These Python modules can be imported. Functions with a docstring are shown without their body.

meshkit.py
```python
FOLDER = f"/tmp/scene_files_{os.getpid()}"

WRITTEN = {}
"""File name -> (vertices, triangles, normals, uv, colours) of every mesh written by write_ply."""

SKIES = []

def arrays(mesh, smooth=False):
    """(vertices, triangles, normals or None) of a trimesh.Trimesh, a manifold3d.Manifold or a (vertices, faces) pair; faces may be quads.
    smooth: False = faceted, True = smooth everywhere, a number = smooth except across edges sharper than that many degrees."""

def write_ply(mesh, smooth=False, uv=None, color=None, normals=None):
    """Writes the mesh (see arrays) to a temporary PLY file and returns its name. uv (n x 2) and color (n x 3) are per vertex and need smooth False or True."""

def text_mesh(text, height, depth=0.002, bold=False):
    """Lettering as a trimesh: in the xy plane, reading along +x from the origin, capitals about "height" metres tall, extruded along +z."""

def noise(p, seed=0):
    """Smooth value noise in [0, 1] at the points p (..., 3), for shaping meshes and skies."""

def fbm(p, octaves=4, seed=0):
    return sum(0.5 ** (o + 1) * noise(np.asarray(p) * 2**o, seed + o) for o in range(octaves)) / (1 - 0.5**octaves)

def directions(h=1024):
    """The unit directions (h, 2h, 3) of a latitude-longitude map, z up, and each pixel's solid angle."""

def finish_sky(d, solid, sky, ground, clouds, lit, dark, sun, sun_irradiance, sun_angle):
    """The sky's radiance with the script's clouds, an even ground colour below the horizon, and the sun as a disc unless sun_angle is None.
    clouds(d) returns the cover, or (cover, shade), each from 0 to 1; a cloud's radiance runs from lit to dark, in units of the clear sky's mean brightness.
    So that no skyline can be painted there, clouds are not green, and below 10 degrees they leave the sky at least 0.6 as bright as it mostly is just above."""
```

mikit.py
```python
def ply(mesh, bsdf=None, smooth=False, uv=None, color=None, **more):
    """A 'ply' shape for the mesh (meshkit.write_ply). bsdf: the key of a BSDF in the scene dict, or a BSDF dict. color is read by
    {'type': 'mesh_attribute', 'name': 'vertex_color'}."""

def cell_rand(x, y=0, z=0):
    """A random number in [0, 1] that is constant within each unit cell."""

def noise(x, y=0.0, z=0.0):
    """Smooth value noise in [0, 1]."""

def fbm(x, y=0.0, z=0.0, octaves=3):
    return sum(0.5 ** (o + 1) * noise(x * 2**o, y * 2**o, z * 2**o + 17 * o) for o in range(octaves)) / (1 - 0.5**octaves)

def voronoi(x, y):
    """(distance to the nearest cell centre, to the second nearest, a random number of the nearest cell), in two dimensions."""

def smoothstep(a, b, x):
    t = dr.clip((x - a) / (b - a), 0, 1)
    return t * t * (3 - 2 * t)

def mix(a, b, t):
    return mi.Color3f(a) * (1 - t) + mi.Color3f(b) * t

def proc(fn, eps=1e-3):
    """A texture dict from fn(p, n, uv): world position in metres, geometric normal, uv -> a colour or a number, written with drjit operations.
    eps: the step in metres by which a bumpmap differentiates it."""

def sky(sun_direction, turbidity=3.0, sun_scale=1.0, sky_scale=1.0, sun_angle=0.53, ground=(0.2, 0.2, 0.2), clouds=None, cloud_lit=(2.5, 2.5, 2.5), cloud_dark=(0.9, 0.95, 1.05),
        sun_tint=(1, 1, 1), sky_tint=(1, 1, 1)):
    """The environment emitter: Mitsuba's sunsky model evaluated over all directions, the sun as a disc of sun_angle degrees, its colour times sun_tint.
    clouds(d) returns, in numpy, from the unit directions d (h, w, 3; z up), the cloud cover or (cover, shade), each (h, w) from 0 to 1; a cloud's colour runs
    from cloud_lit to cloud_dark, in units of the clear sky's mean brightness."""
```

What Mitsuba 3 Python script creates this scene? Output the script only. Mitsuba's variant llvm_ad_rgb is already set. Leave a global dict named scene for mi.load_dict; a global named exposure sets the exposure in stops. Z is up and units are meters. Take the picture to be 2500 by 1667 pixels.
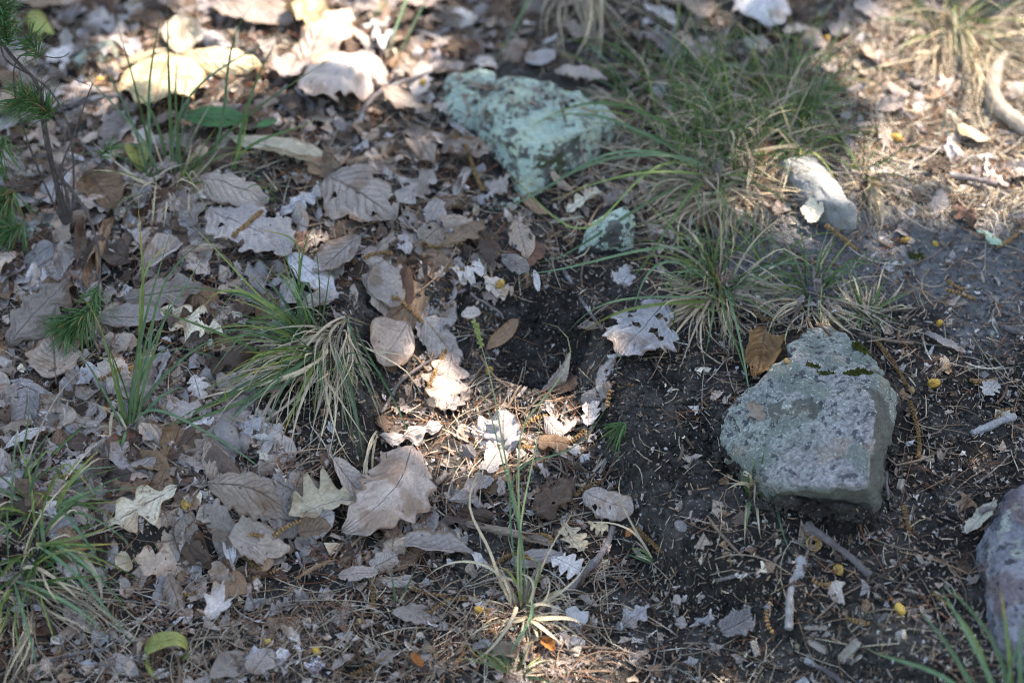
import math
import numpy as np, trimesh, shapely, manifold3d as m3
import mitsuba as mi, drjit as dr
import mikit, meshkit
from scipy.ndimage import map_coordinates, gaussian_filter
from scipy.interpolate import CubicSpline
from mikit import noise, fbm, cell_rand, smoothstep, mix, proc, ply

T = mi.ScalarTransform4f
R = np.random.default_rng(11)
scene, labels = {}, {}
A = np.array

# ------------------------------------------------------------------ camera, light, exposure
HFOV, DIST, PITCH = 26.0, 2.5, math.radians(45)
EYE = A([0.0, -DIST * math.cos(PITCH), DIST * math.sin(PITCH)])
FWD = -EYE / DIST
RIGHT = A([1.0, 0, 0]); UP = np.cross(RIGHT, FWD)
TANH = math.tan(math.radians(HFOV / 2))
scene['camera'] = {'type': 'thinlens', 'fov': HFOV, 'fov_axis': 'x', 'to_world': T().look_at(EYE.tolist(), [0, 0, 0], UP.tolist()),
                   'aperture_radius': 0.0155, 'focus_distance': 2.40, 'near_clip': 0.05, 'far_clip': 500.0}
SUN = A([0.40, 0.30, 0.87]); SUN /= np.linalg.norm(SUN)
scene['sky'] = mikit.sky(SUN.tolist(), turbidity=3.0, sun_scale=0.46, sky_scale=1.0, sky_tint=(1.36, 1.03, 0.75), sun_tint=(0.97, 1.0, 1.08))
exposure = 4.25

# ------------------------------------------------------------------ registry
def numbered(name):
    if name not in used:
        used[name] = 0
        return name
    used[name] += 1
    return f'{name}_{used[name]:03d}'
used = {}

def put(name, mesh, bsdf, parent=None, smooth=True, uv=None, label=None, cat=None, group=None, kind=None):
    key = numbered(f'{parent}__{name}' if parent else name)
    scene[key] = ply(mesh, bsdf, smooth=smooth, uv=uv)
    tag(key, label, cat, group, kind)
    return key

def tag(key, label=None, cat=None, group=None, kind=None):
    d = {k: v for k, v in (('label', label), ('category', cat), ('group', group), ('kind', kind)) if v}
    if d:
        labels[key] = {**labels.get(key, {}), **d}

# ------------------------------------------------------------------ the ground: heights
def ss(a, b, x):
    t = np.clip((x - a) / (b - a), 0, 1)
    return t * t * (3 - 2 * t)

def rays(px, py):
    d = FWD + ((np.asarray(px, float) - 1250) / 1250 * TANH)[..., None] * RIGHT + ((833.5 - np.asarray(py, float)) / 1250 * TANH)[..., None] * UP
    return d

def flat(px, py):
    d = rays(px, py)
    p = EYE + d * (-EYE[2] / d[..., 2])[..., None]
    return p[..., :2]

def unflat(x, y, z=0.0):
    v = np.stack([np.asarray(x, float), np.asarray(y, float), np.broadcast_to(z, np.shape(x))], -1) - EYE
    c = v @ FWD
    return 1250 + 1250 * (v @ RIGHT) / c / TANH, 833.5 - 1250 * (v @ UP) / c / TANH

def poly(pts):
    return shapely.Polygon(flat(*A(pts, float).T))

BASIN = poly([(-300, 1330), (300, 1300), (640, 1210), (800, 1120), (860, 1000), (850, 860), (905, 735), (1010, 700), (1160, 705), (1330, 690), (1440, 770), (1480, 900),
              (1540, 1050), (1590, 1150), (1640, 1270), (1760, 1380), (2000, 1470), (2300, 1640), (2500, 1800), (-300, 2200)])

def n2(x, y, f, seed=0, octaves=3):
    return meshkit.fbm(np.stack([x * f, y * f, np.zeros_like(x) + 3.7], -1), octaves, seed) - 0.5

def blob(x, y, px, py, r, amp, ry=None):
    c = flat(px, py)
    return amp * np.exp(-((x - c[0]) / r) ** 2 - ((y - c[1]) / (ry or r)) ** 2)

def height(x, y):
    shape = x.shape
    z = 0.035 * n2(x, y, 2.2, 1) + 0.3 * n2(x, y, 0.35, 5, 2) * ss(1.2, 6, np.hypot(x, y))
    near = np.hypot(x, y) < 2.0
    sd = np.full(shape, 0.5)
    pts = shapely.points(x[near], y[near])
    d = shapely.distance(BASIN, pts)
    di = shapely.distance(BASIN.exterior, pts)
    sd[near] = np.where(d > 0, d, -di) + 0.034 * n2(x[near], y[near], 14, 9) + 0.024 * n2(x[near], y[near], 48, 19)
    z = z - 0.056 * (1 - ss(-0.040, 0.014, sd))
    z = z + blob(x, y, 600, 480, 0.26, 0.035) + blob(x, y, 780, 850, 0.06, 0.018) + blob(x, y, 1780, 330, 0.12, 0.02)
    z = z + blob(x, y, 1290, 905, 0.035, 0.026, 0.022) + blob(x, y, 1360, 770, 0.05, 0.015, 0.03) + blob(x, y, 1210, 870, 0.015, 0.012)
    z = z + blob(x, y, 1305, 866, 0.013, -0.07, 0.015) + blob(x, y, 1640, 1230, 0.03, -0.012)
    return z

def micro(x, y):
    return 0.006 * n2(x, y, 60, 21, 3) + 0.007 * n2(x, y, 190, 31, 3)

GX, GY, GS = (-1.0, 1.0), (-0.85, 1.25), 0.004
_gx, _gy = np.arange(GX[0], GX[1], GS), np.arange(GY[0], GY[1], GS)
_X, _Y = np.meshgrid(_gx, _gy)
HG = height(_X, _Y) + 0.006 * n2(_X, _Y, 60, 21, 3)
TOPG = HG.copy()

def look_up(grid, x, y):
    x, y = np.asarray(x, float), np.asarray(y, float)
    return map_coordinates(grid, [((y - GY[0]) / GS).ravel(), ((x - GX[0]) / GS).ravel()], order=1, mode='nearest').reshape(x.shape)

def at(px, py, h=0.0, grid=None):
    """The point on (h metres above) the ground that the pixel of the 2500 x 1667 photograph looks at."""
    grid = HG if grid is None else grid
    px, py = np.atleast_1d(A(px, float)), np.atleast_1d(A(py, float))
    h = np.broadcast_to(np.asarray(h, float), px.shape)
    d = rays(px, py)
    zs = np.linspace(0.32, -0.16, 240)
    t = (zs[None] - EYE[2]) / d[:, 2:3]
    P = EYE + d[:, None] * t[..., None]
    gap = P[..., 2] - look_up(grid, P[..., 0], P[..., 1]) - h[:, None]
    i = np.clip(np.argmax(gap < 0, 1), 1, 239)
    a, b = gap[np.arange(len(px)), i - 1], gap[np.arange(len(px)), i]
    w = np.clip(a / np.where(np.abs(a - b) < 1e-12, 1, a - b), 0, 1)[:, None]
    return P[np.arange(len(px)), i - 1] * (1 - w) + P[np.arange(len(px)), i] * w

def at1(px, py, h=0.0, grid=None):
    return at([px], [py], h, grid)[0]

# ------------------------------------------------------------------ materials
def bsdf(name, d, bump=None, scale=1.0):
    if bump is not None:
        d = {'type': 'bumpmap', 'tex': bump, 'scale': scale, 'bsdf': d}
    scene[name] = {'type': 'twosided', 'bsdf': d}

def prin(col, rough=0.8, spec=0.3, **more):
    return {'type': 'principled', 'base_color': col if isinstance(col, dict) else {'type': 'rgb', 'value': list(col)}, 'roughness': rough, 'specular': spec, **more}

GREY_C, HUMUS_C = flat(2180, 620), flat(1330, 760)

def soil_col(p, n, uv):
    a = fbm(p.x * 9, p.y * 9, p.z * 9)
    g = fbm(p.x * 150, p.y * 150, p.z * 150, 2)
    d = dr.sqrt(dr.square((p.x - GREY_C[0]) / 0.20) + dr.square((p.y - GREY_C[1]) / 0.15)) + 1.4 * (a - 0.5)
    c = mix((0.031, 0.028, 0.026), (0.074, 0.067, 0.062), smoothstep(0.35, 0.7, fbm(p.x * 30 + 5, p.y * 30)))
    c = mix(c, (0.165, 0.165, 0.172), 0.9 * smoothstep(1.05, 0.75, d))
    c = c * (0.35 + 1.3 * g)
    return mix(c, (0.32, 0.30, 0.28), 0.75 * smoothstep(0.80, 0.86, noise(p.x * 420, p.y * 420, p.z * 420)))

bsdf('soil', prin(proc(soil_col), 0.95, 0.15), proc(lambda p, n, uv: fbm(p.x * 380, p.y * 380, p.z * 380, 2), 5e-4), 0.0050)

# dead and living leaves: uv.x = leaf number + position across, uv.y = tone + position along
TONES = [(0.345, 0.318, 0.312), (0.350, 0.300, 0.265), (0.520, 0.500, 0.500), (0.240, 0.170, 0.118), (0.110, 0.082, 0.066), (0.62, 0.58, 0.47),
         (0.57, 0.49, 0.32), (0.40, 0.52, 0.40), (0.085, 0.19, 0.075), (0.40, 0.18, 0.055), (0.440, 0.372, 0.330), (0.155, 0.095, 0.072), (0.36, 0.40, 0.14), (0.53, 0.43, 0.36), (0.34, 0.205, 0.095)]

def pick(table, k):
    c = mi.Color3f(*table[0])
    for i in range(1, len(table)):
        c = dr.select(k > i - 0.5, mi.Color3f(*table[i]), c)
    return c

def veins(uv):
    u, v = uv.x - dr.floor(uv.x), uv.y - dr.floor(uv.y)
    ident = dr.floor(uv.x)
    a = dr.abs(u - 0.5) * 2
    rib = smoothstep(0.06, 0.015, a)
    k = 8.0
    s = (v - 0.32 * a) * k
    f = dr.abs(s - dr.floor(s) - 0.5)
    side = smoothstep(0.09, 0.02, f) * smoothstep(1.05, 0.5, a)
    return ident, a, v, rib, side

def leaf_col(p, n, uv):
    ident, a, v, rib, side = veins(uv)
    c = pick(TONES, dr.floor(uv.y))
    c = c * (0.66 + 0.68 * cell_rand(ident, 1))
    c = c * mix((0.97, 0.99, 1.04), (1.09, 1.0, 0.90), cell_rand(ident, 2))
    m = fbm(p.x * 55 + ident, p.y * 55, p.z * 55)
    c = c * (0.68 + 0.64 * m)
    c = mix(c, c * mi.Color3f(0.66, 0.55, 0.46), 0.75 * smoothstep(0.56, 0.70, fbm(p.x * 38, p.y * 38 + ident, p.z * 38)))
    c = c * (0.78 + 0.44 * noise(p.x * 480, p.y * 480, p.z * 480))
    c = mix(c, (0.07, 0.05, 0.04), 0.8 * smoothstep(0.90, 0.93, noise(p.x * 190 + ident, p.y * 190, p.z * 190)))
    c = mix(c, c * mi.Color3f(0.60, 0.50, 0.42), smoothstep(0.86, 1.0, a + 0.5 * (m - 0.5)))
    vc = dr.select(cell_rand(ident, 3) > 0.4, c * mi.Color3f(0.62, 0.52, 0.44), c * 1.18)
    return mix(c, vc, dr.minimum(rib + 0.75 * side, 1))

def leaf_bump(p, n, uv):
    ident, a, v, rib, side = veins(uv)
    return rib * 1.0 + side * 0.55 + 0.8 * fbm(p.x * 220, p.y * 220, p.z * 220, 2)

bsdf('leaf_skin', prin(proc(leaf_col), 0.72, 0.22), proc(leaf_bump, 4e-4), 0.0007)

# blades: uv.x = number + across, uv.y = tone + along (tone 0 green, 1 yellow green, 2 straw, 3 grey straw, 4 bluish green)
BLADES = [(0.075, 0.130, 0.038), (0.18, 0.235, 0.062), (0.53, 0.44, 0.30), (0.34, 0.285, 0.22), (0.110, 0.180, 0.092), (0.36, 0.42, 0.20)]
TIPS = [(0.13, 0.17, 0.04), (0.36, 0.27, 0.06), (0.46, 0.39, 0.26), (0.31, 0.26, 0.19), (0.11, 0.20, 0.09), (0.38, 0.40, 0.20)]

def blade_col(p, n, uv):
    ident, k = dr.floor(uv.x), dr.floor(uv.y)
    v = uv.y - k
    c = pick(BLADES, k) * (0.75 + 0.5 * cell_rand(ident, 1))
    c = mix(c, pick(TIPS, k), smoothstep(0.75, 0.98, v + 0.15 * cell_rand(ident, 5)))
    c = mix(c, (0.40, 0.33, 0.19), 0.8 * smoothstep(0.10, 0.0, v))
    return c * (0.8 + 0.4 * noise(p.x * 190, p.y * 190, p.z * 190))

bsdf('blade_skin', prin(proc(blade_col), 0.5, 0.4))

def needle_col(p, n, uv):
    r = cell_rand(dr.floor(uv.x), 1)
    return dr.select(r > 0.9, mi.Color3f(0.33, 0.22, 0.09), mix((0.06, 0.135, 0.045), (0.14, 0.24, 0.085), r))

bsdf('green_needle', prin(proc(needle_col), 0.45, 0.4))

LIT = [(0.27, 0.130, 0.075), (0.34, 0.23, 0.155), (0.46, 0.39, 0.29), (0.20, 0.15, 0.115), (0.11, 0.075, 0.055), (0.50, 0.46, 0.40), (0.24, 0.10, 0.05)]

def litter_col(p, n, uv):
    ident = dr.floor(uv.x)
    c = pick(LIT, dr.floor(uv.y))
    return c * (0.65 + 0.7 * cell_rand(ident, 1)) * (0.75 + 0.5 * noise(p.x * 300, p.y * 300, p.z * 300))

bsdf('litter_skin', prin(proc(litter_col), 0.85, 0.2))

def bark_col(p, n, uv):
    k, v = dr.floor(uv.y), uv.y
    ident = dr.floor(uv.x)
    r = cell_rand(ident, 1)
    c = pick([(0.105, 0.088, 0.082), (0.17, 0.15, 0.15), (0.33, 0.32, 0.325)], k) * (0.8 + 0.4 * r)
    c = c * (0.55 + 0.9 * fbm(p.x * 130, p.y * 130, p.z * 130))
    c = mix(c, (0.42, 0.42, 0.43), 0.7 * smoothstep(0.60, 0.72, fbm(p.x * 75 + 3 * ident, p.y * 75, p.z * 75)) * dr.clip(k, 0, 1))
    return c

bsdf('bark', prin(proc(bark_col), 0.9, 0.2), proc(lambda p, n, uv: fbm(p.x * 330, p.y * 330, p.z * 330, 2), 4e-4), 0.0012)

def catkin_col(p, n, uv):
    return mix((0.14, 0.080, 0.038), (0.42, 0.27, 0.125), noise(p.x * 420, p.y * 420, p.z * 420)) * (0.7 + 0.6 * cell_rand(dr.floor(uv.x), 1))

bsdf('catkin_skin', prin(proc(catkin_col), 0.9, 0.2))

def seed_col(p, n, uv):
    ident = dr.floor(uv.x)
    c = mix((0.60, 0.36, 0.045), (0.52, 0.38, 0.10), cell_rand(ident, 1))
    c = dr.select(dr.floor(uv.y) > 0.5, mi.Color3f(0.33, 0.22, 0.09), c)
    c = mix(c, c * mi.Color3f(0.55, 0.45, 0.5), smoothstep(0.5, 0.68, fbm(p.x * 130 + 3 * ident, p.y * 130, p.z * 130)))
    c = c * (0.72 + 0.5 * fbm(p.x * 220, p.y * 220, p.z * 220))
    return mix(c, (0.10, 0.06, 0.03), 0.8 * smoothstep(0.76, 0.84, noise(p.x * 330, p.y * 330, p.z * 330)))

bsdf('seed_skin', prin(proc(seed_col), 0.5, 0.4))

def speckle(p):
    return fbm(p.x * 330, p.y * 330, p.z * 330, 2), noise(p.x * 560, p.y * 520, p.z * 520)

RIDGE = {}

def granite_col(p, n, uv):
    s, f = speckle(p)
    big = fbm(p.x * 17 + 3, p.y * 17, p.z * 17)
    c = mix((0.165, 0.168, 0.164), (0.345, 0.342, 0.338), smoothstep(0.22, 0.76, s))
    c = c * mix((1.02, 0.98, 1.02), (0.92, 1.0, 0.93), smoothstep(0.35, 0.65, fbm(p.x * 11, p.y * 11, p.z * 11)))
    c = mix(c, (0.160, 0.185, 0.162), 0.85 * smoothstep(0.545, 0.570, big + 0.10 * (s - 0.5)) * (0.7 + 0.6 * s))
    c = mix(c, (0.055, 0.055, 0.068), 0.85 * smoothstep(0.625, 0.655, fbm(p.x * 150, p.y * 150, p.z * 150) + 0.14 * (s - 0.5)))
    c = mix(c, (0.30, 0.23, 0.16), 0.4 * smoothstep(0.60, 0.70, fbm(p.x * 30 + 9, p.y * 30, p.z * 30)))
    c = mix(c, (0.56, 0.56, 0.53), 0.7 * smoothstep(0.74, 0.86, f))
    # front and right faces below the ridge turn darker, with a ragged outline
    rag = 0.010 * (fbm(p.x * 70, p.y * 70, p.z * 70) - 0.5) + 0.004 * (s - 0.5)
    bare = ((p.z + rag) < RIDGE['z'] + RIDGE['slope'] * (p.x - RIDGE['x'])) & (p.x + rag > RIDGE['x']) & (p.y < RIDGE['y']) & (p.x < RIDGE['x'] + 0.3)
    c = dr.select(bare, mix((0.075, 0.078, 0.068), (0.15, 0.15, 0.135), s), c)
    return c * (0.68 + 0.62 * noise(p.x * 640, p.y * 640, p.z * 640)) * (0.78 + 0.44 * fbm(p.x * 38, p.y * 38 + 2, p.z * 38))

def rock_bump(p, n, uv):
    return fbm(p.x * 170, p.y * 170, p.z * 170, 3)

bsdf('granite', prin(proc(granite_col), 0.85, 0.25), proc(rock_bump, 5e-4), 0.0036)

def lichen_col(p, n, uv):
    s, f = speckle(p)
    c = mix((0.085, 0.09, 0.085), (0.19, 0.185, 0.165), smoothstep(0.3, 0.7, fbm(p.x * 60, p.y * 60, p.z * 60)))
    up = smoothstep(-0.1, 0.75, n.z)
    big = fbm(p.x * 34, p.y * 34, p.z * 34) * 0.55 + fbm(p.x * 190, p.y * 190, p.z * 190, 2) * 0.45
    l = mix((0.29, 0.375, 0.32), (0.52, 0.62, 0.535), s)
    l = mix(l, (0.44, 0.49, 0.34), 0.45 * smoothstep(0.56, 0.64, fbm(p.x * 35 + 4, p.y * 35, p.z * 35)))
    c = mix(c, (0.045, 0.060, 0.020), 0.8 * smoothstep(0.58, 0.66, fbm(p.x * 33, p.y * 33 + 7, p.z * 33)))
    c = mix(c, l, smoothstep(0.54, 0.565, big + 0.15 * up))
    return c * (0.75 + 0.5 * noise(p.x * 600, p.y * 600, p.z * 600))

def lichen_bump(p, n, uv):
    big = fbm(p.x * 34, p.y * 34, p.z * 34) * 0.55 + fbm(p.x * 190, p.y * 190, p.z * 190, 2) * 0.45
    return 0.35 * smoothstep(0.52, 0.56, big + 0.08) + fbm(p.x * 210, p.y * 210, p.z * 210, 3)

bsdf('lichen_stone', prin(proc(lichen_col), 0.9, 0.2), proc(lichen_bump, 5e-4), 0.005)

def slate_col(p, n, uv):
    s, f = speckle(p)
    c = mix((0.115, 0.120, 0.150), (0.24, 0.24, 0.275), smoothstep(0.3, 0.7, fbm(p.x * 45, p.y * 45, p.z * 90)))
    c = mix(c, (0.33, 0.36, 0.31), 0.7 * smoothstep(0.62, 0.68, fbm(p.x * 60, p.y * 60 + 3, p.z * 60)))
    c = mix(c, (0.14, 0.095, 0.095), 0.6 * smoothstep(0.56, 0.64, fbm(p.x * 20 + 2, p.y * 20, p.z * 20)))
    c = mix(c, (0.05, 0.05, 0.06), 0.8 * smoothstep(0.62, 0.66, fbm(p.x * 110, p.y * 110, p.z * 110)))
    return c * (0.45 + 1.1 * s)

bsdf('slate', prin(proc(slate_col), 0.85, 0.25), proc(rock_bump, 5e-4), 0.0045)

def pale_col(p, n, uv):
    s, f = speckle(p)
    return mix((0.40, 0.40, 0.38), (0.62, 0.61, 0.57), s) * (0.8 + 0.4 * fbm(p.x * 60, p.y * 60, p.z * 60))

bsdf('grey_stone', prin(proc(lambda p, n, uv: mix((0.20, 0.205, 0.205), (0.37, 0.37, 0.36), fbm(p.x * 90, p.y * 90, p.z * 90)) * (0.65 + 0.7 * fbm(p.x * 420, p.y * 420, p.z * 420, 2))), 0.85, 0.25), proc(rock_bump, 5e-4), 0.002)
bsdf('pale_stone', prin(proc(pale_col), 0.85, 0.25), proc(rock_bump, 5e-4), 0.001)
bsdf('moss_skin', prin(proc(lambda p, n, uv: mix((0.025, 0.030, 0.009), (0.10, 0.11, 0.024), noise(p.x * 500, p.y * 500, p.z * 500))), 0.95, 0.1))

def wood_col(p, n, uv):
    c = mix((0.20, 0.17, 0.14), (0.43, 0.39, 0.335), noise(dr.floor(uv.x) * 3.3, uv.x * 60.0, p.z * 20))
    return c * (0.65 + 0.7 * fbm(p.x * 190, p.y * 190, p.z * 190))

bsdf('dry_wood', prin(proc(wood_col), 0.9, 0.2), proc(lambda p, n, uv: fbm(p.x * 260, p.y * 260, p.z * 260, 2), 4e-4), 0.001)
bsdf('silver_foil', {'type': 'roughconductor', 'alpha': 0.3, 'material': 'Cr'})
bsdf('seed_head_skin', prin((0.30, 0.34, 0.12), 0.7, 0.3))
bsdf('crown_leaf', prin((0.06, 0.10, 0.035), 0.6, 0.3))

# ------------------------------------------------------------------ mesh helpers
def grid_faces(n, m, keep=None):
    i, j = np.meshgrid(np.arange(n - 1), np.arange(m - 1), indexing='ij')
    i, j = i.ravel(), j.ravel()
    q = np.stack([i * m + j, (i + 1) * m + j, (i + 1) * m + j + 1, i * m + j + 1], 1)
    if keep is not None:
        q = q[keep[q].all(1)]
    return np.vstack([q[:, [0, 1, 2]], q[:, [0, 2, 3]]])

def spline(P, n):
    P = np.asarray(P, float)
    if len(P) < 3:
        return P[0] + (P[-1] - P[0]) * np.linspace(0, 1, n)[:, None]
    s = np.r_[0, np.cumsum(np.sqrt(np.linalg.norm(np.diff(P, axis=0), axis=1)) + 1e-9)]
    return CubicSpline(s, P)(np.linspace(0, s[-1], n))

def unit(v):
    return v / (np.linalg.norm(v, axis=-1, keepdims=True) + 1e-12)

def tube(P, rad, sides=8, ident=0, tone=0, rough=0.0, seed=0):
    P = np.asarray(P, float); n = len(P)
    rad = np.broadcast_to(np.asarray(rad, float), (n,)).copy()
    t = unit(np.gradient(P, axis=0))
    a = unit(np.cross(t, np.where(np.abs(t[:, 2:]) < 0.9, [0, 0, 1.0], [1.0, 0, 0])))
    b = np.cross(t, a)
    ang = np.arange(sides) * 2 * np.pi / sides
    ring = np.cos(ang)[None, :, None] * a[:, None] + np.sin(ang)[None, :, None] * b[:, None]
    rr = np.repeat(rad[:, None], sides, 1)
    if rough:
        q = P[:, None] + ring * rr[..., None]
        rr = rr * (1 + rough * 2 * (meshkit.fbm(q * 160, 3, seed) - 0.5))
    v = (P[:, None] + ring * rr[..., None]).reshape(-1, 3)
    i, j = np.meshgrid(np.arange(n - 1), np.arange(sides), indexing='ij')
    q = np.stack([i * sides + j, i * sides + (j + 1) % sides, (i + 1) * sides + (j + 1) % sides, (i + 1) * sides + j], -1).reshape(-1, 4)
    f = np.vstack([q[:, [0, 1, 2]], q[:, [0, 2, 3]]])
    caps = []
    for k, o in ((0, 1), (n - 1, 0)):
        c = len(v); v = np.vstack([v, P[k] + (t[k] * (-1 if o else 1)) * rad[k] * 0.15])
        r = k * sides + np.arange(sides)
        caps.append(np.stack([np.full(sides, c), np.roll(r, -1), r], 1) if o else np.stack([np.full(sides, c), r, np.roll(r, -1)], 1))
    f = np.vstack([f] + caps)
    w = np.r_[np.repeat(np.linspace(0.02, 0.98, n), sides), 0.02, 0.98]
    uv = np.stack([ident + np.r_[np.tile(np.arange(sides) / sides * 0.98 + 0.01, n), 0.5, 0.5], tone + w], 1)
    return v, f, uv

def join(parts):
    vs, fs, us, k = [], [], [], 0
    for v, f, u in parts:
        vs.append(v); fs.append(f + k); us.append(u); k += len(v)
    return np.vstack(vs), np.vstack(fs), np.vstack(us)

def many_tubes(P, rad, tone, ident0=0, sides=3):
    """P (N, k, 3), rad (N, k), tone (N,): thin tubes without caps, in one go."""
    N, k = P.shape[:2]
    t = unit(np.gradient(P, axis=1))
    a = unit(np.cross(t, A([0.31, 0.2, 0.93])))
    b = np.cross(t, a)
    ang = np.arange(sides) * 2 * np.pi / sides
    v = P[:, :, None] + rad[:, :, None, None] * (np.cos(ang)[:, None] * a[:, :, None] + np.sin(ang)[:, None] * b[:, :, None])
    i, j = np.meshgrid(np.arange(k - 1), np.arange(sides), indexing='ij')
    q = np.stack([i * sides + j, i * sides + (j + 1) % sides, (i + 1) * sides + (j + 1) % sides, (i + 1) * sides + j], -1).reshape(-1, 4)
    f = np.vstack([q[:, [0, 1, 2]], q[:, [0, 2, 3]]])
    f = (f[None] + (np.arange(N) * k * sides)[:, None, None]).reshape(-1, 3)
    u = np.broadcast_to((ident0 + np.arange(N))[:, None, None] + (np.arange(sides) / sides * 0.9 + 0.05)[None, None], (N, k, sides))
    w = np.broadcast_to(np.asarray(tone)[:, None, None] + np.linspace(0.03, 0.97, k)[None, :, None], (N, k, sides))
    return v.reshape(-1, 3), f, np.stack([u.ravel(), w.ravel()], 1)

# ------------------------------------------------------------------ where a thing lies, in words
MARKS = [('large grey rock', 1930, 1010), ('ridged lichen rock', 1300, 320), ('small lichen stone', 1480, 570), ('oblong rock', 2000, 480), ('corner rock', 2440, 1400),
         ('burrow hole', 1300, 860), ('draping grass clump', 780, 850), ('upright grass clump', 316, 1050), ('seeding sedge', 1280, 1490), ('green live leaf', 540, 335),
         ('yellow magnolia leaf', 420, 220), ('pine seedling', 150, 420), ('bottom corner grass', 90, 1350), ('great tan oak leaf', 930, 1210), ('curled green leaf', 400, 1600),
         ('forked grey stick', 1930, 1460), ('wide grass bed', 1790, 310), ('weathered branch stub', 2440, 210), ('small arching tuft', 1750, 690), ('silver foil scrap', 765, 1630),
         ('pale long leaf', 690, 390), ('hanging pine sprig', 193, 783), ('white stone', 2320, 415)]
DIRS = ['right of', 'upper right of', 'above', 'upper left of', 'left of', 'lower left of', 'below', 'lower right of']
NTH = ['nearest', 'second', 'third', 'fourth', 'fifth', 'sixth', 'seventh', 'eighth', 'ninth', 'tenth', 'eleventh', 'twelfth', 'thirteenth', 'fourteenth', 'fifteenth', 'sixteenth', 'seventeenth',
       'eighteenth', 'nineteenth', 'twentieth']
waiting = []      # (key, what it is, noun of its rank, px, py) until every place is known

def place_words():
    cell = {}
    for key, what, noun, px, py in waiting:
        d = [(math.hypot(px - m[1], py - m[2]), i) for i, m in enumerate(MARKS)]
        r, i = min(d)
        s = int(round(math.degrees(math.atan2(-(py - MARKS[i][2]), px - MARKS[i][1])) / 45)) % 8
        cell.setdefault((noun, i, s), []).append((r, key, what))
    for (noun, i, s), got in cell.items():
        for k, (r, key, what) in enumerate(sorted(got)):
            where = f'{DIRS[s]} the {MARKS[i][0]}'
            labels[key]['label'] = f'{what}, {NTH[min(k, 19)]} {noun} {where}' if len(got) > 1 else f'{what} {where}'

def later(key, what, noun, px, py, cat, group):
    tag(key, what, cat, group)
    waiting.append((key, what, noun, px, py))

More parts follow.
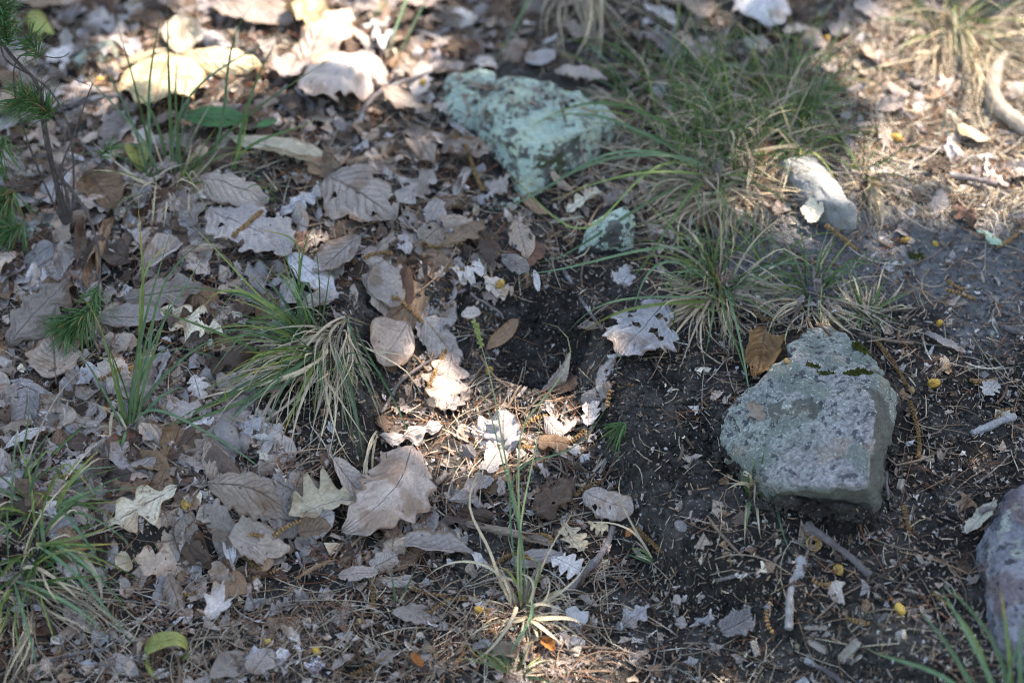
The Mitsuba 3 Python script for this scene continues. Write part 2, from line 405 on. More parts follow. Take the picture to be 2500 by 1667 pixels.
# ------------------------------------------------------------------ structure: soil
def spaced(lo, hi, step, far):
    core = np.arange(lo, hi + step / 2, step)
    out, s = [], step
    x = 0.0
    while x < far:
        s *= 1.35
        x += s
        out.append(x)
    return np.r_[lo - A(out)[::-1], core, core[-1] + A(out)]

gx, gy = spaced(-0.76, 0.78, 0.0032, 60.0), spaced(-0.60, 0.84, 0.0032, 60.0)
X, Y = np.meshgrid(gx, gy, indexing='ij')
near = (np.abs(X) < 1.2) & (np.abs(Y) < 1.2)
Z = height(X, Y)
Z[near] += micro(X[near], Y[near])
put('ground', (np.stack([X, Y, Z], -1).reshape(-1, 3), grid_faces(len(gx), len(gy))), 'soil', label='dark crumbly forest soil with a small burrow and a low eroded bank', kind='structure')

# ------------------------------------------------------------------ rocks
def rock_mesh(hulls, edge=0.0038, smooth_n=6, amp=(0.0035, 0.0012), seed=0):
    solid = None
    for pts in hulls:
        h = m3.Manifold.hull_points(np.asarray(pts, float))
        solid = h if solid is None else solid + h
    m = solid.refine_to_length(edge).to_mesh()
    tm = trimesh.Trimesh(m.vert_properties[:, :3], m.tri_verts, process=True)
    trimesh.smoothing.filter_laplacian(tm, lamb=0.5, iterations=smooth_n)
    v, n = tm.vertices.copy(), tm.vertex_normals
    v = v + n * (amp[0] * 2.6 * (0.32 - np.abs(meshkit.fbm(v * 30, 4, seed) - 0.5) * 2) + amp[1] * 2 * (meshkit.fbm(v * 150, 3, seed + 3) - 0.5))[:, None]
    return trimesh.Trimesh(v, tm.faces, process=False)

def raise_top(v):
    i = np.round((v[:, 0] - GX[0]) / GS).astype(int); j = np.round((v[:, 1] - GY[0]) / GS).astype(int)
    ok = (i >= 0) & (i < TOPG.shape[1]) & (j >= 0) & (j < TOPG.shape[0])
    np.maximum.at(TOPG, (j[ok], i[ok]), v[ok, 2])

def px3(rows):
    a = A(rows, float)
    return at(a[:, 0], a[:, 1], a[:, 2])

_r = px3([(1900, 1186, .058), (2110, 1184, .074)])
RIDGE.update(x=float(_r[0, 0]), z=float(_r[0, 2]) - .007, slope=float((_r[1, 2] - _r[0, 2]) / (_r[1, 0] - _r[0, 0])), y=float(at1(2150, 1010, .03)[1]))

def rock(hull_px, material, label, seed=0, **kw):
    hulls = []
    for rows in hull_px:
        top = px3(rows)
        c = top.mean(0)
        foot = top.copy()
        foot[:, 2] = look_up(HG, top[:, 0], top[:, 1]) - 0.03
        hulls.append(np.vstack([top, foot[A(rows, float)[:, 2] < 0.026]]))
    tm = rock_mesh(hulls, seed=seed, **kw)
    key = put('rock', tm, material, label=label, cat='rock')
    raise_top(tm.vertices)
    return key

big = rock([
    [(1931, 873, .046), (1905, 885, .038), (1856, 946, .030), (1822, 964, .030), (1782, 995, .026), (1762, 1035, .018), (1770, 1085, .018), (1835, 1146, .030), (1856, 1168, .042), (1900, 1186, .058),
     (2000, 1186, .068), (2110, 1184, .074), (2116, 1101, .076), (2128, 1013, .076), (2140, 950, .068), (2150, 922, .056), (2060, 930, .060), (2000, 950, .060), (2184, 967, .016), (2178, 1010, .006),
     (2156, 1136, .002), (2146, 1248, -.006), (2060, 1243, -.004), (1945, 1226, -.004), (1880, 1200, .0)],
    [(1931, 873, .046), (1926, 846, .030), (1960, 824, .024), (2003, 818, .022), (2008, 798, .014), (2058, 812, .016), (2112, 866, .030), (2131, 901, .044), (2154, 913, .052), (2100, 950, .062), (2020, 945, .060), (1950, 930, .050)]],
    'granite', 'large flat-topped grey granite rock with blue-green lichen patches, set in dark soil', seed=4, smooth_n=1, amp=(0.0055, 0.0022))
rock([
    [(1236, 190, .025), (1260, 206, .030), (1309, 210, .032), (1375, 214, .030), (1458, 248, .025), (1508, 288, .018), (1502, 306, .014), (1458, 362, .012), (1425, 389, .004), (1349, 446, .002), (1284, 486, .002), (1279, 463, .012),
     (1240, 378, .020), (1211, 349, .018), (1266, 356, .050), (1315, 362, .054), (1400, 318, .050), (1240, 260, .044), (1175, 240, .030), (1160, 300, .012)],
    [(1085, 245, .014), (1092, 182, .020), (1163, 168, .022), (1207, 182, .018), (1200, 250, .028), (1190, 300, .012), (1150, 318, .006), (1102, 296, .006)]],
    'lichen_stone', 'ridged rock crusted with pale mint-green lichen, out of focus behind a pine sprout', seed=7, smooth_n=2, amp=(0.006, 0.002))
rock([[(1524, 500, .040), (1545, 530, .030), (1549, 566, .012), (1541, 606, .0), (1500, 612, .0), (1447, 616, .0), (1402, 628, -.004), (1432, 592, .012), (1447, 537, .026), (1490, 560, .036)]],
     'lichen_stone', 'small pointed dark stone with a pale green lichen face', seed=12, smooth_n=1)
rock([[(1903, 388, .022), (1975, 380, .024), (2020, 432, .034), (2085, 507, .034), (2083, 563, .006), (2034, 548, .018), (1977, 491, .028), (1926, 436, .024), (1990, 440, .044), (2040, 500, .044)]],
     'grey_stone', 'oblong grey rock half buried at the edge of the sunlit grass', seed=18, smooth_n=3)
rock([[(2500, 1182, .030), (2466, 1202, .022), (2424, 1271, .014), (2390, 1344, .006), (2404, 1460, .004), (2430, 1595, .004), (2486, 1628, .0), (2440, 1300, .045), (2448, 1450, .050), (2470, 1560, .035), (2640, 1560, .045), (2700, 1300, .050), (2620, 1150, .020), (2560, 1660, .01)]],
     'slate', 'blue-grey slaty rock cut by the edge of the picture', seed=23, smooth_n=1, amp=(0.006, 0.002))
rock([[(2490, 660, .012), (2500, 640, .018), (2560, 660, .020), (2550, 720, .0), (2500, 725, .002), (2488, 700, .006)]], 'slate', 'small bluish stone at the picture edge beside bare grey soil', seed=25, smooth_n=4)
rock([[(2490, 480, .006), (2505, 462, .014), (2560, 480, .016), (2545, 535, .0), (2495, 530, .0)]], 'granite', 'small rounded grey stone at the picture edge near the white stone', seed=26, smooth_n=5)
rock([[(190, 160, .008), (215, 130, .020), (262, 106, .026), (300, 118, .018), (298, 160, .008), (250, 188, .0), (205, 186, .0)]], 'lichen_stone', 'blurred grey-green stone left of the yellow magnolia leaf', seed=31, smooth_n=5)
rock([[(90, 590, .008), (95, 560, .020), (150, 545, .024), (172, 575, .015), (170, 620, .0), (110, 632, .0)]], 'lichen_stone', 'dark mossy stone with a tuft of grey lichen beside pine needles', seed=35, smooth_n=5)
rock([[(2284, 420, .006), (2300, 400, .016), (2340, 396, .018), (2366, 410, .010), (2362, 436, .0), (2300, 438, .0)]], 'pale_stone', 'rounded white stone above a scorched stick in the sun', seed=41, smooth_n=8)
rock([[(2268, 320, .004), (2285, 275, .020), (2310, 290, .022), (2318, 340, .010), (2300, 370, .0), (2270, 362, .0)]], 'lichen_stone', 'small dark mossy stone left of the sunlit bare ground', seed=43, smooth_n=5)
PEB = [(1370, 1085, 60, 'long brown-grey pebble inside the curled catkins', 'granite', 2.2), (2382, 818, 34, 'flat grey stone chip beside the long grey leaf', 'granite', 1.5), (2160, 690, 26, 'pale flat pebble in the grey soil', 'pale_stone', 1.3),
       (2288, 710, 24, 'pale round pebble in grey soil above the yellow seed', 'pale_stone', 1.1), (1720, 915, 14, 'small grey pebble on dark soil by the large grey rock', 'granite', 1.2), (2346, 962, 28, 'dark wet-looking pebble left of the white leaf scrap', 'slate', 1.4),
       (2285, 1033, 16, 'small grey pebble right of the large grey rock', 'granite', 1.2), (2385, 1084, 30, 'dark square stone chip below the weathered stick', 'slate', 1.4), (2172, 1243, 30, 'grey stone at the foot of the large rock', 'slate', 1.1),
       (2140, 1490, 40, 'grey-brown crescent pebble left of the yellow seed', 'granite', 1.3), (2146, 1562, 24, 'violet-grey pebble in the bottom litter', 'slate', 1.2), (1840, 1446, 26, 'blue-grey stone flake in the bottom litter', 'slate', 1.4),
       (2018, 1564, 24, 'round violet pebble right of the wood splinter', 'slate', 1.1), (1372, 1540, 20, 'small dark pebble by the sedge roots', 'slate', 1.2), (1312, 1598, 24, 'black pebble beside the orange leaf', 'slate', 1.2),
       (2362, 1296, 30, 'dark pebble below the torn yellowish leaf', 'slate', 1.2), (528, 852, 12, 'black bead-like dropping with a pale spot', 'slate', 1.0), (536, 874, 15, 'larger black bead-like dropping in the leaves', 'slate', 1.1),
       (2150, 652, 30, 'pale buried pebble near the roots', 'pale_stone', 1.5), (1585, 1500, 22, 'blue-grey pebble near the reddish soil', 'slate', 1.3)]
for k, (px, py, w, lab, mat, asp) in enumerate(PEB):
    rr = np.random.default_rng(100 + k)
    c = at1(px, py); s = w / 2166 / 2 * 0.58
    pts = unit(rr.normal(size=(16, 3))) * A([s * asp, s, s * 0.7]) * rr.uniform(0.85, 1.1, (16, 1))
    th = rr.uniform(0.2, 1.2); pts[:, :2] = pts[:, :2] @ A([[math.cos(th), math.sin(th)], [-math.sin(th), math.cos(th)]])
    tm = rock_mesh([pts + c + [0, 0, 0.25 * s]], edge=max(s * 0.22, 0.0012), smooth_n=2, amp=(0.0004, 0.0002), seed=k)
    put('pebble', tm, mat, label=lab, cat='pebble'); raise_top(tm.vertices)

def moss(px, py, a, b, ang, label, parent=None, n=260, grid=None):
    """Cushion of moss: a low mound with short upright leaves."""
    rr = np.random.default_rng(int(px))
    c = at1(px, py, 0, TOPG if grid is None else grid)
    q = rr.uniform(-1, 1, (n * 2, 2)); q = q[(q ** 2).sum(1) < 1][:n]
    q = q * [a, b]; q = q @ A([[math.cos(ang), math.sin(ang)], [-math.sin(ang), math.cos(ang)]])
    x, y = c[0] + q[:, 0], c[1] + q[:, 1]
    z = look_up(TOPG, x, y)
    base = np.stack([x, y, z - 0.001], -1)
    d = unit(rr.normal(size=(len(x), 3)) * [0.7, 0.7, 0.4] + [0, 0, 1.0]) * rr.uniform(0.002, 0.0055, (len(x), 1))
    P = base[:, None] + d[:, None] * np.linspace(0, 1, 3)[None, :, None]
    rad = np.broadcast_to(A([0.0013, 0.0011, 0.0002]), (len(x), 3))
    v, f, u = many_tubes(P, rad, np.zeros(len(x)), 0, 4)
    return put('moss' if parent else 'moss_patch', (v, f), 'moss_skin', parent, True, u, label, None if parent else 'moss')

TS = gaussian_filter(TOPG, 1.0)
moss(2098, 908, .017, .0045, 0.25, 'dark moss in the crack of the rock', big)
moss(1985, 893, .007, .003, -0.2, None, big, 40)
moss(2016, 911, .009, .0025, -0.1, None, big, 40)
moss(2104, 850, .014, .006, -1.0, 'green moss cushion at the back edge of the large grey rock')
moss(2150, 335, .030, .016, 0.3, 'yellow-green moss patch beside the yellow seed at the upper right', n=420)
moss(2265, 385, .026, .018, 0.6, 'olive moss patch on the ground left of the white stone', n=420)
moss(2238, 626, .010, .008, 0.0, 'small round dark green moss disc on grey soil', n=120)

# ------------------------------------------------------------------ leaves
HS = gaussian_filter(np.maximum(HG, gaussian_filter(TOPG, 1.5)), 3.0)
leaf_no = [0]

def leaf_local(L, wr, kind, rr, form, nu=15, nv=30, holes=0.0):
    """Vertices (nv*nu, 3) of a leaf along +y from its stalk, faces, uv fraction. kind: oval, oak, toothed, broad, scrap."""
    u = np.linspace(-1, 1, nu); v = np.linspace(0, 1, nv)
    U, V = np.meshgrid(u, v)
    W = L * wr / 2
    side = U < 0
    ph = rr.uniform(0, 2 * np.pi, 2)
    if kind == 'oval':
        w = np.sin(np.pi * V ** rr.uniform(0.8, 1.0)) ** 0.85
    elif kind == 'broad':
        w = np.sin(np.pi * np.clip(V, 0, 1) ** rr.uniform(0.6, 0.8)) ** 0.6
    elif kind == 'oak':
        w = np.sin(np.pi * V ** 0.92) ** 0.75
        nl = rr.integers(3, 5)
        w = w * (1 - rr.uniform(0.40, 0.60) * (0.5 + 0.5 * np.cos(2 * np.pi * nl * V + np.where(side, ph[0], ph[0] + 0.8))) ** 1.6)
    elif kind == 'chestnut':
        w = np.sin(np.pi * V ** 0.86) ** 0.62
        w = w * (1 - 0.22 * (0.5 + 0.5 * np.cos(2 * np.pi * 7 * V + np.where(side, ph[0], ph[0] + 0.9))))
    elif kind == 'toothed':
        w = np.sin(np.pi * V ** 0.9) ** 0.72
        nl = rr.integers(6, 9)
        w = w * (1 - 0.17 * (0.5 + 0.5 * np.cos(2 * np.pi * nl * V + np.where(side, ph[0], ph[0] + 0.6))))
    else:
        w = np.sin(np.pi * (0.06 + 0.88 * V)) ** 0.35 * rr.uniform(0.85, 1.0)
    s1, s2 = rr.uniform(0, 99, 2)
    edge = {'scrap': 0.70, 'oval': 0.16, 'oak': 0.22, 'broad': 0.32, 'toothed': 0.18, 'chestnut': 0.08}[kind]
    e = meshkit.fbm(np.stack([V * (7 if kind == 'scrap' else 9), np.where(side, 0.0, 9.0) + s1, V * 0 + s2], -1), 3, 3) - 0.5
    w = w * (1 + edge * 2 * e)
    tips = (0.06 + 0.1 * meshkit.noise(np.stack([U * 3 + s2, V * 0, V * 0 + s1], -1), 4)) * (1 if kind == 'scrap' else 0)
    x = U * w * W
    yy = (V * (1 - 2 * tips) + tips) * L + 0.05 * L * (np.abs(U) ** 1.5) * np.sin(np.pi * V)
    # bending across (kx), along (ky), twist, fold, ripple
    kx = form.get('kx', 0) / max(W, 1e-6) * (1 + form.get('kxv', 0) * (V - 0.5) * 2)
    if form.get('oneside'):
        x0 = np.clip(x * form['oneside'] - 0.15 * W, 0, None)
        kk = np.abs(kx) + 1e-6
        z = (1 - np.cos(kk * x0)) / kk * np.sign(form['kx'])
        xb = np.where(x0 > 0, np.sin(kk * x0) / kk + 0.15 * W, x * form['oneside']) * form['oneside']
    else:
        kk = np.where(np.abs(kx) < 1e-4, 1e-4, kx)
        xb = np.sin(kk * x) / kk
        z = (1 - np.cos(kk * x)) / kk
    z = z + form.get('fold', 0) * np.abs(x)
    rip = form.get('ripple', 0.05)
    z = z + rip * W * np.sin(2 * np.pi * (rr.uniform(2, 4) * V + 0.25 * np.sign(U) + ph[1])) * np.abs(U) ** 1.3
    z = z + form.get('crumple', 0.08) * L * 2 * (meshkit.fbm(np.stack([x / L * 4 + s1, yy / L * 4, V * 0 + s2], -1), 3, 5) - 0.5)
    z = z + 0.016 * L * 2 * (meshkit.fbm(np.stack([x / L * 16 + s2, yy / L * 16, V * 0 + s1], -1), 2, 6) - 0.5)
    z = z - 0.055 * W * np.cos(2 * np.pi * ((V - 0.32 * np.abs(U)) * 8 - 0.5)) * np.sin(np.pi * np.clip(np.abs(U), 0, 1)) - 0.05 * W * np.exp(-(U / 0.08) ** 2)
    th = form.get('ky', 0) * (V - 0.5) + form.get('ky2', 0) * np.clip(V - 0.6, 0, 1)
    dv = L / (nv - 1)
    cy = np.cumsum(np.cos(th[:, 0])) * dv; cz = np.cumsum(np.sin(th[:, 0])) * dv
    bend = form.get('bend', 0) * (v - 0.3) * (v > 0.3)
    cx = np.cumsum(np.sin(bend)) * dv
    tw = form.get('twist', 0) * (V - 0.5)
    xr = xb * np.cos(tw) - z * np.sin(tw); zr = xb * np.sin(tw) + z * np.cos(tw)
    off = yy - V * L
    px = xr * np.cos(bend)[:, None] + cx[:, None]
    py = cy[:, None] + (-zr) * np.sin(th) + off - xr * np.sin(bend)[:, None]
    pz = cz[:, None] + zr * np.cos(th)
    keep = None
    if holes > 0:
        h = meshkit.fbm(np.stack([x / 0.012 + s1, yy / 0.012, V * 0 + s2], -1), 2, 8)
        keep = (h + 0.16 * U ** 2 < 0.90 - 0.24 * holes) | (np.abs(U) < 0.12)
        keep = keep.ravel()
    P = np.stack([px, py, pz], -1).reshape(-1, 3)
    return P, grid_faces(nv, nu, keep), np.stack([(U * 0.49 + 0.5).ravel(), (V * 0.96 + 0.02).ravel()], 1)

FORMS = {
    'flat': lambda r: dict(kx=r.uniform(-.25, .3), ky=r.uniform(-.3, .2), crumple=.05, ripple=.06),
    'cupped': lambda r: dict(kx=r.uniform(.5, 1.0), ky=r.uniform(-.1, .7), crumple=.06, ripple=.1),
    'arched': lambda r: dict(kx=r.uniform(-1.1, -.5), ky=r.uniform(-1.2, -.4), crumple=.06, ripple=.1),
    'curled': lambda r: dict(kx=r.uniform(1.2, 2.0) * r.choice([-1, 1]), kxv=r.uniform(-.6, .6), ky=r.uniform(-.8, .8), twist=r.uniform(-.9, .9), crumple=.12, ripple=.1),
    'rolled': lambda r: dict(kx=r.uniform(2.6, 3.6), kxv=r.uniform(-.4, .4), ky=r.uniform(-.3, .3), crumple=.04, ripple=.05),
    'folded': lambda r: dict(fold=r.uniform(.5, 1.0), kx=r.uniform(-.3, .3), ky=r.uniform(-.5, .3), crumple=.06, ripple=.08),
    'crumpled': lambda r: dict(kx=r.uniform(-1.4, 1.4), ky=r.uniform(-1.2, 1.2), twist=r.uniform(-.9, .9), crumple=.26, ripple=.20),
    'edge-rolled': lambda r: dict(kx=r.uniform(1.6, 2.6), oneside=r.choice([-1, 1]), ky=r.uniform(-.4, .2), crumple=.05, ripple=.05),
}

def lay(P, base, yaw, roll, pitch, lift, drape=True):
    cr, sr, cp, sp, c, s = math.cos(roll), math.sin(roll), math.cos(pitch), math.sin(pitch), math.cos(yaw), math.sin(yaw)
    x, y, z = P.T
    x, z = x * cr + z * sr, -x * sr + z * cr
    y, z = y * cp - z * sp, y * sp + z * cp
    x, y = x * c - y * s, x * s + y * c
    X, Y = x + base[0], y + base[1]
    if drape:
        z = z - np.percentile(z, 6)
        return np.stack([X, Y, look_up(HS, X, Y) + z + lift], -1)
    g = look_up(HS, X, Y)
    return np.stack([X, Y, z + np.percentile(g - z, 90) + lift], -1)

def leaf(px, py, tx, ty, wr, kind, tone, form, rr, lift=0.003, roll=None, pitch=None, stem=0.0, holes=0.0, fine=True, name='dead_leaf', grow=1.0, extra=None):
    b, t = at1(px, py), at1(tx, ty)
    d = t - b
    L = np.linalg.norm(d[:2]) * grow
    f = dict(FORMS[form](rr)) if isinstance(form, str) else dict(form)
    if extra: f.update(extra)
    L = L * (1 + 0.04 * f.get('ky', 0) ** 2)
    P, F, uv = leaf_local(L, wr, kind, rr, f, *((25, 48) if fine else (13, 24)), holes)
    yaw = math.atan2(d[1], d[0]) - math.pi / 2
    roll = rr.normal(0, 0.16) if roll is None else roll
    pitch = rr.normal(0, 0.10) if pitch is None else pitch
    nu = 25 if fine else 13
    tipv = P.reshape(-1, nu, 3)[-1, nu // 2]
    if f.get('bend'):
        yaw += math.atan2(tipv[0], tipv[1])
    V = lay(P, b, yaw, roll, pitch, lift)
    leaf_no[0] += 1
    uv = uv + [leaf_no[0], tone]
    key = numbered(name)
    pile(V)
    scene[key + '__blade' if fine else key] = ply((V, F), 'leaf_skin', smooth=True, uv=uv)
    if fine:
        # midrib and stalk: a thin raised tube along the middle of the blade
        mid = V.reshape(-1, nu, 3)[:, nu // 2]
        n = len(mid)
        st = mid[0] + (mid[0] - mid[3]) / (np.linalg.norm(mid[0] - mid[3]) + 1e-9) * np.linspace(stem * L + 0.002, 0.001, 5)[:, None]
        st[:, 2] = np.maximum(st[:, 2], look_up(HS, st[:, 0], st[:, 1]) + 0.001)
        Q = np.vstack([st, mid[: int(n * 0.9)] + [0, 0, 0.0003]])
        rad = np.linspace(0.0007, 0.00015, len(Q)) * min(L / 0.09, 1.3)
        v, fq, u = tube(Q, rad, 5, leaf_no[0], 1)
        scene[key + '__stalk'] = ply((v, fq), 'bark', smooth=True, uv=u)
    return key

LEAFTOP = TOPG.copy()

def pile(V):
    i = np.round((V[:, 0] - GX[0]) / GS).astype(int); j = np.round((V[:, 1] - GY[0]) / GS).astype(int)
    ok = (i >= 0) & (i < LEAFTOP.shape[1]) & (j >= 0) & (j < LEAFTOP.shape[0])
    np.maximum.at(LEAFTOP, (j[ok], i[ok]), V[ok, 2])

